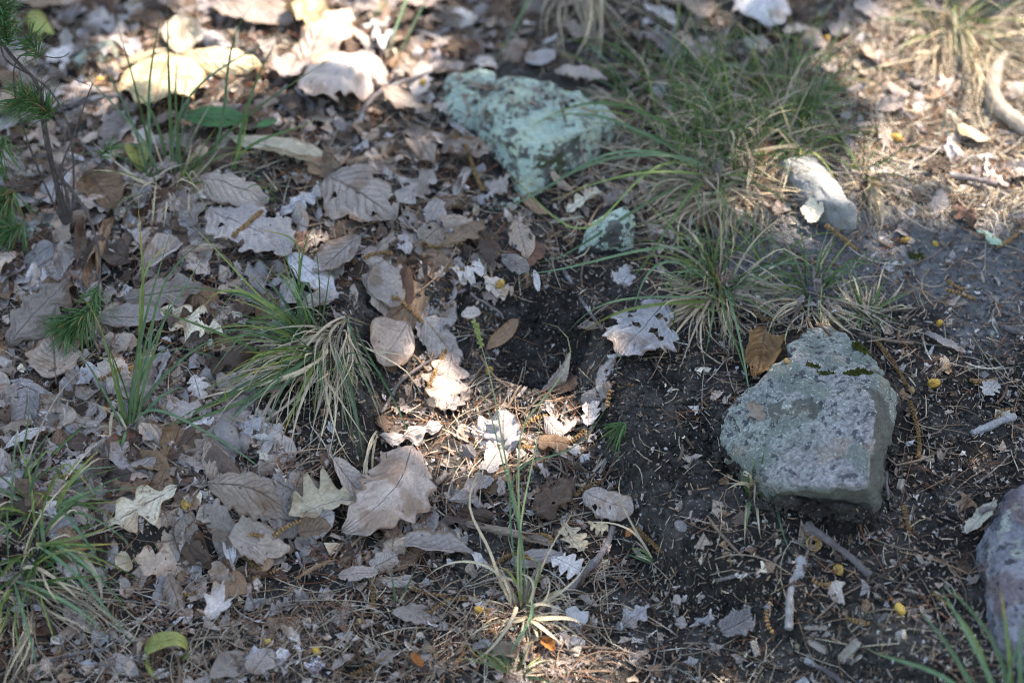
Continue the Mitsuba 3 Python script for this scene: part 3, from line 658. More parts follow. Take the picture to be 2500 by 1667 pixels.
LG = 'dead leaves lying on the forest floor'
W0, W1, W2, W3, W4, W5, W6 = 0, 1, 2, 3, 4, 5, 6
HERO = [  # base, tip, width ratio, kind, tone, form, stalk, holes, label
 (35, 8, 190, 32, .42, 'oval', 1, 'arched', .1, 0, 'blurred grey-tan leaf at the upper left corner of the picture'),
 (68, 52, 128, 112, .7, 'scrap', 12, 'curled', 0, 0, 'pale yellow-green leaf behind the pine needles at the upper left'),
 (436, 58, 462, 146, .62, 'oval', 5, 'cupped', .1, 0, 'pale yellow pointed leaf above the yellow magnolia leaf'),
 (440, 150, 632, 198, .40, 'oval', 6, 'arched', .05, 0, 'sunlit yellow oval leaf stretching right from the magnolia leaf group'),
 (422, 150, 388, 300, .86, 'broad', 6, 'arched', .0, 0, 'sunlit yellow magnolia leaf, broadest of its group, tip towards the viewer'),
 (415, 160, 270, 178, .34, 'oval', 6, 'arched', .0, 0, 'sunlit yellow leaf lobe stretching left over its dark shadow'),
 (485, 90, 545, 146, .6, 'scrap', 2, 'crumpled', 0, 0, 'whitish crumpled leaf right of the pale yellow pointed leaf'),
 (520, 20, 706, 62, .60, 'broad', 0, 'flat', .1, 0, 'large lilac-grey flat leaf at the top left of the picture'),
 (705, 40, 806, 90, .75, 'broad', 6, 'crumpled', 0, 0, 'tan crinkled leaf in bright sun at the top'),
 (740, 190, 850, 66, .55, 'oval', 10, 'arched', .05, 0, 'pinkish sunlit leaf standing up beside the tan crinkled one'),
 (915, 150, 760, 275, .70, 'broad', 10, 'arched', .05, 0.2, 'large pinkish-grey leaf with one dark hole, left of the curved stick'),
 (700, 225, 728, 150, .7, 'oval', 10, 'cupped', .0, 0, 'small pinkish leaf tucked behind the large holed leaf'),
 (560, 365, 812, 418, .34, 'oval', 5, 'edge-rolled', .05, 0, 'long pale cream-green leaf with brown blotches under the green leaf'),
 (332, 362, 346, 432, .5, 'oval', 12, 'folded', .2, 0, 'small pale yellow leaf folded beside the grass stems'),
 (225, 440, 280, 525, .75, 'broad', 3, 'cupped', .05, 0, 'tan brown leaf beside the pine seedling stem'),
 (490, 450, 645, 512, .52, 'broad', 1, 'arched', .05, 0, 'grey-tan broad leaf below the upper grass clump'),
 (510, 520, 705, 650, .68, 'toothed', 0, 'flat', .1, 0.2, 'large lilac-grey leaf at the middle left, tip torn'),
 (680, 545, 780, 485, .45, 'oak', 2, 'crumpled', 0, 0.3, 'whitish torn leaf beside the large lilac-grey leaf'),
 (800, 440, 955, 560, .72, 'broad', 1, 'flat', .05, 0.3, 'large flat grey-tan leaf left of the white lobed leaf'),
 (1062, 442, 975, 505, .72, 'oak', 2, 'flat', .25, 0.3, 'white lobed oak leaf right of the flat grey-tan leaf'),
 (1075, 378, 1190, 402, .6, 'broad', 10, 'curled', 0, 0.3, 'curled taupe leaf with holes left of the ridged lichen rock'),
 (1098, 318, 1160, 364, .36, 'oval', 2, 'rolled', .0, 0, 'pale narrow rolled leaf at the foot of the lichen rock'),
 (938, 250, 1040, 292, .7, 'broad', 1, 'flat', .05, 0.1, 'grey-tan flat leaf under the curved stick'),
 (1005, 330, 1050, 418, .62, 'oak', 10, 'crumpled', 0, 0.2, 'pinkish crumpled lobed leaf above the white lobed leaf'),
 (1150, 425, 1112, 490, .5, 'oval', 2, 'rolled', 0, 0, 'grey rolled leaf below the curled taupe leaf'),
 (1338, 560, 1420, 548, .3, 'oval', 5, 'rolled', 0, 0, 'cream rolled leaf lying left of the small lichen stone'),
 (1380, 530, 1465, 490, .45, 'oak', 5, 'curled', 0, 0.1, 'pale torn leaf curled above the small lichen stone'),
 (1278, 510, 1340, 540, .5, 'broad', 3, 'curled', .1, 0, 'brown curled leaf left of the cream rolled leaf'),
 (1284, 172, 1350, 140, .6, 'broad', 0, 'flat', .1, 0, 'lilac-grey leaf just above the ridged lichen rock'),
 (1350, 184, 1472, 220, .42, 'toothed', 0, 'arched', .1, 0, 'lilac-grey leaf at the upper right of the ridged lichen rock'),
 (1570, 20, 1645, 85, .4, 'oval', 2, 'cupped', .05, 0, 'silvery oval leaf near the top of the picture'),
 (1528, 95, 1655, 150, .55, 'toothed', 0, 'crumpled', .05, 0.3, 'torn grey leaf behind the wide grass bed'),
 (1690, 0, 1712, 58, .8, 'broad', 1, 'cupped', 0, 0, 'grey-tan leaf at the top edge behind the wide grass bed'),
 (1840, -20, 1880, 95, .75, 'broad', 2, 'arched', .1, 0, 'large pale leaf at the top edge above the wide grass bed'),
 (1900, 95, 1972, 90, .6, 'scrap', 2, 'cupped', 0, 0, 'white scrap of leaf right of the wide grass bed'),
 (1803, 125, 1880, 130, .6, 'scrap', 2, 'crumpled', 0, 0.3, 'pale crumpled leaf seen through the wide grass bed'),
 (2330, 330, 2408, 362, .75, 'scrap', 5, 'flat', 0, 0, 'cream sunlit leaf right of the dark mossy stone'),
 (1955, 528, 1998, 570, .55, 'scrap', 5, 'cupped', 0, 0, 'white sunlit leaf scrap left of the oblong rock'),
 (2330, 515, 2375, 565, .7, 'oak', 11, 'crumpled', .1, 0, 'reddish brown crumpled leaf on the right side'),
 (2380, 575, 2440, 615, .55, 'oval', 7, 'curled', 0, 0.3, 'pale green curled leaf scrap right of the grey soil'),
 (2255, 825, 2352, 877, .32, 'oval', 0, 'cupped', .05, 0.2, 'long lilac-grey leaf lying on bare soil'),
 (2432, 940, 2400, 980, .75, 'oak', 2, 'flat', .05, 0.2, 'small whitish leaf scrap on bare soil at the right'),
 (2420, 1262, 2358, 1318, .55, 'toothed', 5, 'cupped', .05, 0.3, 'yellowish torn leaf leaning on the corner rock'),
 (1868, 822, 1842, 952, .56, 'broad', 14, 'crumpled', .1, 0.1, 'orange-brown crinkled leaf leaning against the large grey rock'),
 (1622, 768, 1518, 894, .86, 'toothed', 2, 'flat', .15, 0.5, 'silvery torn leaf with dark slits, left of the large grey rock'),
 (1545, 690, 1500, 740, .6, 'scrap', 2, 'crumpled', 0, 0.4, 'white torn scrap above the silvery torn leaf'),
 (1000, 828, 928, 908, .66, 'oval', 10, 'cupped', .18, 0, 'pale pinkish pointed leaf standing on the dark bank'),
 (1000, 680, 905, 735, .78, 'oval', 0, 'flat', .2, 0.1, 'lilac-grey oval leaf with a dark rib above the bank'),
 (1268, 800, 1192, 866, .36, 'oval', 3, 'edge-rolled', 0, 0, 'brown curled leaf left of the burrow hole'),
 (1125, 790, 1172, 772, .5, 'oval', 2, 'flat', 0, 0, 'small pale oval leaf above the seed head'),
 (1105, 878, 1078, 1006, .66, 'oak', 10, 'flat', .1, 0.1, 'pinkish lobed leaf in the sun spot below the burrow'),
 (1330, 1030, 1372, 1085, .6, 'oval', 1, 'arched', .1, 0, 'grey-brown leaf piece inside the curled catkins'),
 (1006, 1116, 846, 1318, .60, 'chestnut', 13, dict(kx=-.45, ky=-.5, ky2=-2.2, crumple=.075, ripple=.10, bend=1.5), .14, 0.05, 'great tan oak leaf arching with its tip curled under'),
 (812, 1128, 905, 1240, .55, 'oval', 10, 'folded', .1, 0.1, 'pinkish ribbed leaf under the great tan oak leaf'),
 (742, 1180, 795, 1238, .75, 'broad', 0, 'arched', 0, 0, 'lilac-grey leaf above the cream folded leaf'),
 (508, 1205, 690, 1252, .66, 'toothed', 1, 'arched', .55, 0.1, 'broad grey-tan leaf with a long dark stalk'),
 (516, 1082, 545, 1200, .52, 'oval', 1, 'arched', .05, 0, 'grey elongated oval leaf above the long-stalked leaf'),
 (440, 1205, 276, 1285, .50, 'oak', 5, 'edge-rolled', .05, 0.1, 'cream leaf with a rolled tip left of the long-stalked leaf'),
 (880, 1248, 722, 1300, .46, 'oak', 5, 'folded', 0, 0, 'creamy white folded leaf beside the great tan oak leaf'),
 (728, 1330, 806, 1318, .85, 'broad', 3, 'cupped', 0, 0, 'brown curled underside of a leaf below the creamy white fold'),
 (120, 1062, 18, 1105, .36, 'toothed', 2, 'arched', .05, 0, 'silvery toothed leaf at the left edge'),
 (140, 940, 132, 838, .85, 'broad', 1, 'flat', .15, 0, 'grey leaf with a dark brown end below the hanging pine sprig'),
 (20, 860, 168, 722, .62, 'oak', 1, 'arched', .1, 0.1, 'large tan lobed leaf at the left edge'),
 (215, 725, 272, 560, .42, 'oval', 3, 'rolled', .05, 0, 'long tan-brown rolled leaf right of the pine stem'),
 (195, 660, 205, 560, .35, 'oval', 3, 'curled', .05, 0, 'narrow brown curled leaf beside the pine stem'),
 (300, 745, 490, 735, .52, 'oak', 1, 'flat', .05, 0.1, 'broad grey-tan leaf behind the upright grass clump'),
 (240, 790, 405, 800, .45, 'broad', 0, 'flat', .05, 0.1, 'lilac leaf below the broad grey-tan leaf'),
 (395, 790, 536, 832, .62, 'oak', 5, 'crumpled', .1, 0.2, 'cream leaf with brown stains in the middle left'),
 (440, 650, 565, 615, .42, 'oval', 10, 'rolled', 0, 0, 'rolled taupe leaf above the stained cream leaf'),
 (350, 680, 440, 610, .5, 'oval', 0, 'folded', .1, 0, 'lilac folded leaf behind the tall green blades'),
 (705, 650, 815, 730, .5, 'oval', 2, 'flat', .1, 0.1, 'silvery oval leaf above the draping grass clump'),
 (730, 770, 832, 735, .5, 'oval', 0, 'curled', .05, 0, 'lilac curled leaf just above the draping grass clump'),
 (885, 600, 775, 690, .5, 'oval', 10, 'flat', .1, 0, 'pinkish pointed leaf at the middle of the leaf bed'),
 (1185, 552, 1090, 620, .62, 'oak', 3, 'flat', .1, 0.1, 'brown-grey lobed leaf above the yellow seeds'),
 (1225, 640, 1290, 680, .55, 'broad', 0, 'flat', .05, 0, 'lilac broad leaf between the yellow seeds and the lichen stone'),
 (1260, 545, 1285, 640, .45, 'oval', 1, 'flat', .05, 0.1, 'grey-tan long leaf left of the small lichen stone'),
 (1170, 710, 1255, 735, .5, 'scrap', 2, 'crumpled', 0, 0.3, 'whitish shredded leaf under a yellow seed'),
 (956, 1342, 1145, 1372, .34, 'oval', 0, 'folded', .05, 0.05, 'long lilac-white ribbed leaf left of the sedge stem'),
 (1130, 1290, 1340, 1345, .28, 'oval', 1, 'rolled', .05, 0, 'long grey rolled leaf crossing behind the sedge stem'),
 (1310, 1280, 1388, 1190, .62, 'broad', 4, 'crumpled', .05, 0.2, 'dark brown crumpled leaf right of the sedge stem'),
 (1425, 1215, 1535, 1275, .62, 'broad', 1, 'arched', .1, 0.1, 'taupe arched leaf below the eroded bank'),
 (1370, 1290, 1420, 1360, .72, 'oak', 5, 'cupped', 0, 0.1, 'pale jagged leaf beside the dark stick'),
 (1342, 1375, 1425, 1412, .8, 'oak', 2, 'arched', 0, 0.2, 'lower pale jagged leaf beside the dark stick'),
 (1240, 1385, 1368, 1372, .4, 'oval', 0, 'flat', .05, 0, 'lilac-blue leaf behind the sedge roots'),
 (1180, 1178, 1222, 1108, .62, 'scrap', 2, 'flat', 0, 0.3, 'white torn leaf left of the sedge stem'),
 (1162, 1208, 1202, 1182, .6, 'scrap', 2, 'cupped', 0, 0.1, 'small white leaf scrap left of the sedge stem'),
 (1318, 1568, 1352, 1600, .55, 'oval', 9, 'folded', 0, 0.1, 'orange-brown small leaf at the bottom by the sedge'),
 (1434, 1290, 1482, 1312, .7, 'oak', 6, 'crumpled', 0, 0.1, 'small yellow crumpled leaf at the dark stick'),
 (1525, 1330, 1548, 1312, .8, 'oval', 9, 'folded', 0, 0, 'small orange leaf right of the yellow crumpled one'),
 (825, 1415, 920, 1425, .55, 'broad', 10, 'flat', .1, 0.1, 'pinkish broad leaf below the great tan oak leaf'),
 (1745, 1568, 1838, 1520, .55, 'scrap', 0, 'flat', 0, 0, 'flat lilac-grey leaf piece at the bottom right'),
 (920, 1640, 960, 1600, .7, 'scrap', 0, 'flat', 0, 0.1, 'lilac leaf scrap at the bottom left of the sedge'),
 (1005, 1605, 1030, 1640, .55, 'oval', 9, 'flat', 0, 0, 'small orange leaf at the bottom of the picture'),
 (615, 1665, 660, 1600, .75, 'broad', 1, 'flat', .1, 0.1, 'grey-tan leaf cut by the bottom edge'),
 (600, 1350, 705, 1360, .55, 'broad', 1, 'arched', .05, 0.2, 'ribbed grey-tan leaf beside the catkins'),
 (120, 1310, 190, 1285, .6, 'broad', 0, 'arched', .1, 0, 'lilac arched leaf beside the bottom corner grass'),
 (720, 1440, 815, 1395, .3, 'oval', 3, 'rolled', .2, 0, 'brown rolled leaf below the brown curled underside'),
 (930, 1090, 1080, 1060, .42, 'oak', 2, 'crumpled', 0, 0.3, 'whitish torn oak leaf above the great tan oak leaf'),
 (1085, 1020, 1150, 975, .5, 'oak', 0, 'cupped', 0, 0.1, 'grey leaf in the sun spot beside the pinkish lobed leaf'),
]
rh = np.random.default_rng(5)
taken = []
for row in HERO:
    bx, by, tx, ty, wr, kind, tone, form, stem, holes, lab = row
    k = leaf(bx, by, tx, ty, wr, kind, tone, form, np.random.default_rng(int(bx * 7 + by)), 0.017 if any(q in lab for q in ('oak leaf arching', 'creamy', 'underside', 'silvery torn', 'pinkish pointed')) else 0.009, None, None, stem, holes, True, 'dead_leaf', 1.05)
    tag(k, lab, 'leaf', LG)
    taken.append(((bx + tx) / 2, (by + ty) / 2, math.hypot(bx - tx, by - ty)))
g1 = leaf(432, 326, 612, 338, .42, 'oval', 8, dict(kx=-.3, ky=-.5, crumple=.03, ripple=.04), np.random.default_rng(3), .028, 0.1, 0, .12, 0, True, 'green_leaf')
tag(g1, 'living green leaf lying over the leaf litter at the upper left', 'leaf')
g2 = leaf(622, 345, 680, 325, .4, 'oval', 8, 'flat', np.random.default_rng(4), .02, 0.1, 0, 0, 0, True, 'green_leaf')
tag(g2, 'small green leaf tip right of the larger living green leaf', 'leaf')
g3 = leaf(692, 1240, 762, 1252, .45, 'toothed', 7, 'cupped', np.random.default_rng(6), .008, 0, 0, 0.1, 0, True, 'green_leaf')
tag(g3, 'small mint-green leaf left of the creamy white folded leaf', 'leaf')

# the other leaves, one by one where the litter lies
DENSE = shapely.Polygon([(-60, -60), (1500, -60), (1230, 130), (1060, 170), (1060, 300), (1210, 480), (1350, 600), (1150, 690), (880, 720), (700, 760), (640, 1000), (700, 1120), (1010, 1110), (1150, 1250), (1040, 1400), (560, 1370), (200, 1320), (-60, 1220)])
BANKS = [shapely.Polygon(p) for p in ([(870, 730), (1010, 700), (1040, 800), (1000, 950), (880, 980), (850, 860)], [(1200, 720), (1420, 720), (1460, 830), (1380, 900), (1230, 900)], [(1500, 930), (1640, 900), (1780, 1080), (1820, 1180), (1700, 1280), (1560, 1180)])]
MID = [shapely.Polygon([(1500, -60), (2560, -60), (2560, 480), (2250, 480), (1700, 560), (1500, 650), (1250, 650), (1420, 420), (1500, 200)]), shapely.Polygon([(-60, 1300), (400, 1400), (1100, 1430), (1560, 1350), (1400, 1700), (-60, 1700)]),
       shapely.Polygon([(900, 900), (1500, 880), (1500, 1350), (1100, 1250)])]
ROCKS = [shapely.Polygon(p) for p in ([(1760, 1040), (1850, 940), (1925, 840), (2060, 805), (2185, 970), (2150, 1255), (1870, 1210), (1760, 1090)], [(2166, 243), (1100, 180), (1210, 175), (1375, 210), (1510, 288), (1425, 392), (1284, 490), (1210, 350), (1100, 300)],
                                      [(1402, 628), (1447, 535), (1530, 495), (1552, 566), (1541, 610)], [(1903, 388), (1978, 378), (2088, 507), (2083, 567), (2032, 549), (1926, 436)], [(2390, 1340), (2470, 1195), (2540, 1150), (2700, 1300), (2560, 1660), (2430, 1600)],
                                      [(1278, 850), (1290, 832), (1318, 832), (1332, 852), (1325, 880), (1285, 880)])]

def inside(p, px, py):
    return shapely.contains_xy(p, px, py)

def on_rock(px, py, grow=0):
    return np.any([inside(p.buffer(grow), px, py) for p in ROCKS], 0)

def weight(px, py, dense, mid, bare):
    w = np.full(np.shape(px), float(bare))
    for m in MID:
        w = np.where(inside(m, px, py), mid, w)
    w = np.where(inside(DENSE, px, py), dense, w)
    for b in BANKS:
        w = np.where(inside(b, px, py), 0.30 * bare + 0.06 * mid, w)
    return w

TONE_WORD = {0: 'lilac-grey', 1: 'grey-tan', 2: 'silvery', 3: 'tan-brown', 4: 'dark brown', 5: 'cream', 10: 'taupe', 11: 'reddish brown'}
KIND_WORD = {'oval': 'oval leaf', 'oak': 'lobed leaf', 'toothed': 'toothed leaf', 'broad': 'broad leaf', 'scrap': 'leaf scrap'}
rl = np.random.default_rng(21)
n_rand = 0
GOAL = 205
while n_rand < GOAL:
    px, py = rl.uniform(-10, 2510), rl.uniform(0, 1655)
    w = weight(A([px]), A([py]), 1.0, 0.24, 0.05)[0]
    if rl.uniform() > w or on_rock(A([px]), A([py]), 48)[0]:
        continue
    dense = w > 0.9
    ln = rl.uniform(52, 128) if dense else rl.uniform(38, 82)
    if px > 1300 and py > 1150 or px > 1560 and py > 800:
        ln = rl.uniform(28, 56)
    if any(math.hypot(px - a, py - b) < 0.36 * min(c, ln) + 8 for a, b, c in taken) or any(math.hypot(px - a, py - b) < 0.38 * c + 0.28 * ln for a, b, c in taken[:len(HERO)]):
        continue
    th = rl.uniform(0, 2 * np.pi)
    dx, dy = math.cos(th) * ln, math.sin(th) * ln * 0.72
    kind = rl.choice(['oval', 'oak', 'toothed', 'broad', 'scrap'], p=[.27, .24, .15, .16, .18] if dense else [.2, .15, .1, .1, .45])
    tone = rl.choice([0, 1, 2, 3, 4, 5, 10, 11], p=[.29, .29, .13, .06, .05, .02, .15, .01])
    form = rl.choice(list(FORMS), p=[.12, .14, .15, .19, .07, .11, .18, .04])
    wr = {'oval': rl.uniform(.4, .58), 'oak': rl.uniform(.6, .8), 'toothed': rl.uniform(.5, .68), 'broad': rl.uniform(.6, .8), 'scrap': rl.uniform(.5, .9)}[kind]
    holes = rl.choice([.1, .35, .6])
    k = leaf(px - dx / 2, py - dy / 2, px + dx / 2, py + dy / 2, wr, kind, int(tone), str(form), rl, rl.uniform(.001, .008), rl.normal(0, .34), rl.normal(0, .24), rl.choice([0, .08, .2]), holes, ln > 85, 'dead_leaf')
    later(k, f'{TONE_WORD[int(tone)]} {form} {KIND_WORD[kind]}', 'leaf', px, py, 'leaf', LG)
    taken.append((px, py, ln))
    n_rand += 1

# ------------------------------------------------------------------ grass
blade_no = [0]

def ribbon(C, w, tone, flip=0.0, n=15):
    """A folded, tapering blade along the points C."""
    P = spline(C, n)
    t = unit(np.gradient(P, axis=0))
    s = np.linspace(0, 1, n)
    side = unit(np.cross(t, A([math.sin(flip) * .65, math.cos(flip) * 0.45 - 0.6, 0.6])))
    nor = np.cross(side, t)
    half = w * 0.80 * np.clip(np.minimum(1.0, 0.55 + 3 * s) * (1 - s ** 2.2), 0.06, 1)
    v = np.stack([P - side * half[:, None], P - nor * half[:, None] * 0.45, P + side * half[:, None]], 1).reshape(-1, 3)
    blade_no[0] += 1
    uv = np.stack([blade_no[0] + np.tile([0.05, 0.5, 0.95], n), tone + np.repeat(s * 0.97 + 0.015, 3)], 1)
    return v, grid_faces(n, 3), uv

def clump(label, group='clumps of grass', cat='grass', name='grass_clump'):
    k = numbered(name)
    tag(k, label, cat, group)
    return k

def blade(parent, C, w, tone, flip=0.0, part='blade'):
    v, f, u = ribbon(C, w, tone, flip)
    put(part, (v, f), 'blade_skin', parent, True, u)

def grow(c, L, az, elev, droop, rr, n=14, wob=0.15):
    """The line of one blade that rises from c and bends over under its weight, resting on the ground where it comes down."""
    P = [A(c, float)]
    ds = L / (n - 1)
    kink, fall, veer = (rr.uniform(.3, .8), rr.uniform(.5, 1.6), rr.normal(0, .6)) if rr.uniform() < .38 else (9, 0, 0)
    for i in range(n - 1):
        s = (i + 0.5) / (n - 1)
        e = elev - droop * s ** 1.4 - (fall if s > kink else 0)
        a = az + wob * math.sin(3 * s + az * 7) + (veer if s > kink else 0)
        q = P[-1] + ds * A([math.cos(e) * math.cos(a), math.cos(e) * math.sin(a), math.sin(e)])
        g = look_up(HS, q[0], q[1]) + 0.0025
        q[2] = max(q[2], g)
        P.append(q)
    return A(P)

def sward(parent, px, py, n, length, rr, spread=0.012, elev=(1.15, .25), droop=(1.2, .6), az=None, tones=(.55, .2, .05, .05, .15), w=(0.0010, 0.0018), squash=1.0):
    c0 = at1(px, py)
    for i in range(n):
        a = rr.uniform(0, 2 * np.pi) if az is None else rr.normal(az[0], az[1])
        r = spread * math.sqrt(rr.uniform())
        c = c0 + [r * math.cos(a), r * math.sin(a) * squash, 0]
        c[2] = look_up(HG, c[0], c[1]) - 0.004
        C = grow(c, rr.uniform(*length), a, rr.normal(*elev), abs(rr.normal(*droop)), rr)
        blade(parent, C, rr.uniform(*w), int(rr.choice(5, p=tones)), rr.uniform(0, 6))

def thatch(parent, px, py, n, length, rr, spread=0.018, elev=(.45, .3), droop=(.9, .5), az=None, name='dry_thatch'):
    c0 = at1(px, py)
    P = []
    for i in range(n):
        a = rr.uniform(0, 2 * np.pi) if az is None else rr.normal(az[0], az[1])
        r = spread * math.sqrt(rr.uniform())
        c = c0 + [r * math.cos(a), r * math.sin(a), 0]
        c[2] = look_up(HG, c[0], c[1]) - 0.003
        P.append(ribbon(grow(c, rr.uniform(*length), a, rr.normal(*elev), abs(rr.normal(*droop)), rr, 10, .4), rr.uniform(.0009, .0018), int(rr.choice([2, 3])), rr.uniform(0, 6), 9))
    v, f, u = join(P)
    put(name, (v, f), 'blade_skin', parent, True, u, kind='stuff')

def standing(base, pts, lean=0.0, turn=0.0):
    """Blade points in an upright plane through the base, tipped away from the viewer by lean and turned by turn."""
    b = at1(*base)
    nrm = A([math.sin(turn), -math.cos(turn) * math.cos(lean), math.sin(lean)])
    d = rays([p[0] for p in pts], [p[1] for p in pts])
    k = ((b - EYE) @ nrm) / (d @ nrm)
    return np.vstack([b - [0, 0, .003], EYE + d * k[:, None]])

def lying(pts):
    """Blade points given with their height above the ground."""
    a = A(pts, float)
    return at(a[:, 0], a[:, 1], a[:, 2])

def Z(ox, oy, pts, s=2.751):
    return [(ox + p[0] / s, oy + p[1] / s, *p[2:]) for p in pts]

rg = np.random.default_rng(33)
# upper left clump of long dark upright blades
k = clump('tall sparse clump of dark green upright blades at the upper left, above the green leaf')
for b, pts, tone in [((1020, 1180), [(1000, 800), (1010, 500), (1060, 200), (1090, 60)], 4), ((1150, 1180), [(1140, 700), (1130, 400), (1125, -40)], 0), ((1030, 1120), [(960, 800), (880, 480), (740, 30)], 0),
                     ((1170, 1150), [(1170, 900), (1230, 740), (1330, 680)], 4), ((1120, 1120), [(1060, 850), (960, 670), (770, 540)], 0), ((1330, 1200), [(1500, 760), (1540, 400), (1690, 30)], 4),
                     ((1200, 1250), [(1440, 980), (1780, 690), (2338, 330)], 0), ((1170, 1200), [(1240, 700), (1500, 450), (1900, 230)], 4), ((1560, 1160), [(1700, 970), (1960, 870), (2160, 770)], 0), ((1570, 1150), [(1640, 800), (1750, 480), (1850, 290)], 0),
                     ((1540, 1160), [(1640, 900), (1660, 770)], 1), ((1230, 1240), [(1180, 600), (1200, 350)], 0), ((1080, 1250), [(930, 900), (700, 640), (500, 420)], 4), ((1010, 1250), [(860, 760), (640, 380)], 4), ((1160, 1300), [(1440, 1190), (1700, 1150)], 3),
                     ((1040, 1300), [(1060, 1190), (1300, 1090)], 3), ((1020, 1540), [(1040, 1300), (1055, 1190)], 2), ((1260, 1500), [(1270, 1260)], 2)]:
    bp = Z(0, 0, [b])[0]; pp = Z(0, 0, pts)
    blade(k, standing(bp, pp, rg.uniform(.2, .6), rg.uniform(-.3, .3)), rg.uniform(.0021, .0029), tone, rg.uniform(0, 6))
sward(k, 420, 455, 26, (.06, .16), rg, .02, (1.1, .25), (1.0, .5), None, (.5, .1, .15, .1, .15))
thatch(k, 430, 470, 40, (.05, .11), rg)
# middle left clump, upright
k = clump('upright clump of long bright green blades at the left, beside the pine sprig')
for b, pts, tone in [((870, 1400), [(720, 1160), (600, 950), (430, 770)], 4), ((862, 1390), [(760, 1000), (690, 730), (560, 480)], 1), ((855, 1390), [(905, 1000), (960, 500), (945, 100), (930, -180)], 1), ((865, 1390), [(920, 900), (1010, 500), (1160, 0)], 4),
                     ((900, 1370), [(1010, 760), (1100, 400), (1280, 170), (1470, 60)], 4), ((905, 1380), [(980, 900), (1230, 430), (1390, 170)], 4), ((890, 1380), [(1050, 800), (1130, 560), (1170, 410)], 1), ((900, 1360), [(980, 1160), (1300, 840), (1500, 760)], 4),
                     ((850, 1390), [(790, 1050), (740, 850)], 0), ((872, 1380), [(940, 700), (965, 350), (1050, 200), (1180, 90)], 1), ((880, 1400), [(990, 750), (1060, 560)], 0), ((845, 1400), [(800, 1100), (760, 950), (620, 870)], 1),
                     ((900, 1350), [(960, 1000), (1180, 780)], 4), ((880, 1380), [(1110, 1130), (1240, 1090)], 4), ((870, 1390), [(840, 1100), (700, 760), (640, 640)], 0)]:
    blade(k, standing(Z(0, 550, [b])[0], Z(0, 550, pts), rg.uniform(.35, .7), rg.uniform(-.3, .3)), rg.uniform(.0021, .0030), tone, rg.uniform(0, 6))
for pts, tone in [([(900, 1330, .01), (1050, 1240, .035), (1300, 1340, .03), (1660, 1560, .012), (1900, 1800, .004)], 4), ([(860, 1380, .01), (830, 1440, .018), (810, 1570, .004), (805, 1680, .002)], 4), ([(860, 1400, .008), (760, 1470, .018), (650, 1490, .003)], 1),
                  ([(850, 1370, .01), (760, 1260, .02), (740, 1420, .012), (740, 1600, .003)], 2)]:
    blade(k, lying(Z(0, 550, pts)), .0024, tone, rg.uniform(0, 6))
thatch(k, 320, 1060, 45, (.03, .08), rg, .010)
# draping clump on the bank
k = clump('draping clump of green and straw-coloured blades hanging over the bank')
for pts, tone in [([(2100, 830, .015), (1850, 950, .03), (1450, 1180, .02), (1120, 1380, .003)], 4), ([(2080, 850, .015), (1700, 1080, .03), (1290, 1250, .015), (1080, 1420, .003)], 0), ([(2100, 850, .015), (1700, 1180, .03), (1290, 1490, .003)], 4),
                  ([(2060, 900, .015), (1800, 1010, .03), (1450, 1200, .02), (1270, 1240, .008)], 1), ([(2120, 860, .015), (1960, 1010, .03), (1850, 1200, .02), (1740, 1560, .003)], 4), ([(2110, 850, .015), (1990, 950, .035), (1700, 1150, .02), (1470, 1440, .003)], 4),
                  ([(2100, 840, .015), (1800, 1100, .02), (1300, 1300, .01), (950, 1360, .003)], 0), ([(2130, 830, .012), (2050, 1050, .03), (1960, 1260, .02), (1880, 1480, .003)], 1), ([(2090, 880, .015), (1850, 1090, .025), (1560, 1120, .015), (1420, 1190, .003)], 4),
                  ([(2130, 800, .012), (2150, 1000, .03), (2180, 1200, .01)], 4), ([(2180, 810, .012), (2100, 960, .03), (2020, 1130, .02), (1900, 1350, .003)], 1),
                  ([(2180, 800, .012), (2150, 900, .03), (1800, 1050, .03), (1350, 1090, .006)], 2), ([(2200, 820, .012), (2000, 1000, .03), (1700, 1080, .02), (1250, 1200, .006), (1100, 1420, .003)], 2), ([(2200, 880, .012), (2040, 1150, .025), (1940, 1560, .003)], 2),
                  ([(2210, 860, .012), (2100, 1060, .025), (1920, 1300, .015), (1840, 1560, .003)], 3), ([(2190, 850, .012), (1990, 1150, .02), (1600, 1400, .003)], 3), ([(2210, 830, .012), (2160, 1100, .02), (2090, 1400, .003)], 2)]:
    blade(k, lying(Z(0, 550, pts)), rg.uniform(.0019, .0027), tone, rg.uniform(0, 6))
for b, pts, tone in [((2010, 720), [(2010, 500), (2010, 300), (1990, 120), (1850, 50), (1730, 20)], 1), ((2020, 720), [(2022, 560), (2030, 420), (2060, 380), (2100, 520), (2100, 700), (2060, 800)], 4), ((2010, 710), [(1700, 430), (1420, 130), (1270, -10)], 1), ((2020, 700), [(1850, 520), (1620, 260)], 1),
                     ((2010, 640), [(1930, 540), (1850, 430), (1770, 325)], 4), ((1960, 700), [(1850, 620), (1700, 630), (1440, 720)], 1), ((1850, 960), [(1600, 780), (1250, 640), (990, 520)], 0), ((2010, 730), [(2015, 300), (2060, 100), (2110, 0)], 0),
                     ((1990, 720), [(1760, 500), (1500, 440), (1380, 560)], 1), ((1980, 720), [(1850, 560), (1600, 460), (1000, 400)], 0), ((1850, 970), [(1700, 820), (1640, 730), (1580, 760), (1570, 850), (1640, 920)], 0),
                     ((2060, 860), [(1900, 800), (1560, 900), (1300, 840), (1080, 890)], 4), ((2080, 760), [(2020, 700), (2060, 620), (2100, 570)], 0)]:
    blade(k, standing(Z(0, 550, [b])[0], Z(0, 550, pts), rg.uniform(.35, .7), rg.uniform(-.25, .25)), rg.uniform(.0019, .0027), tone, rg.uniform(0, 6))
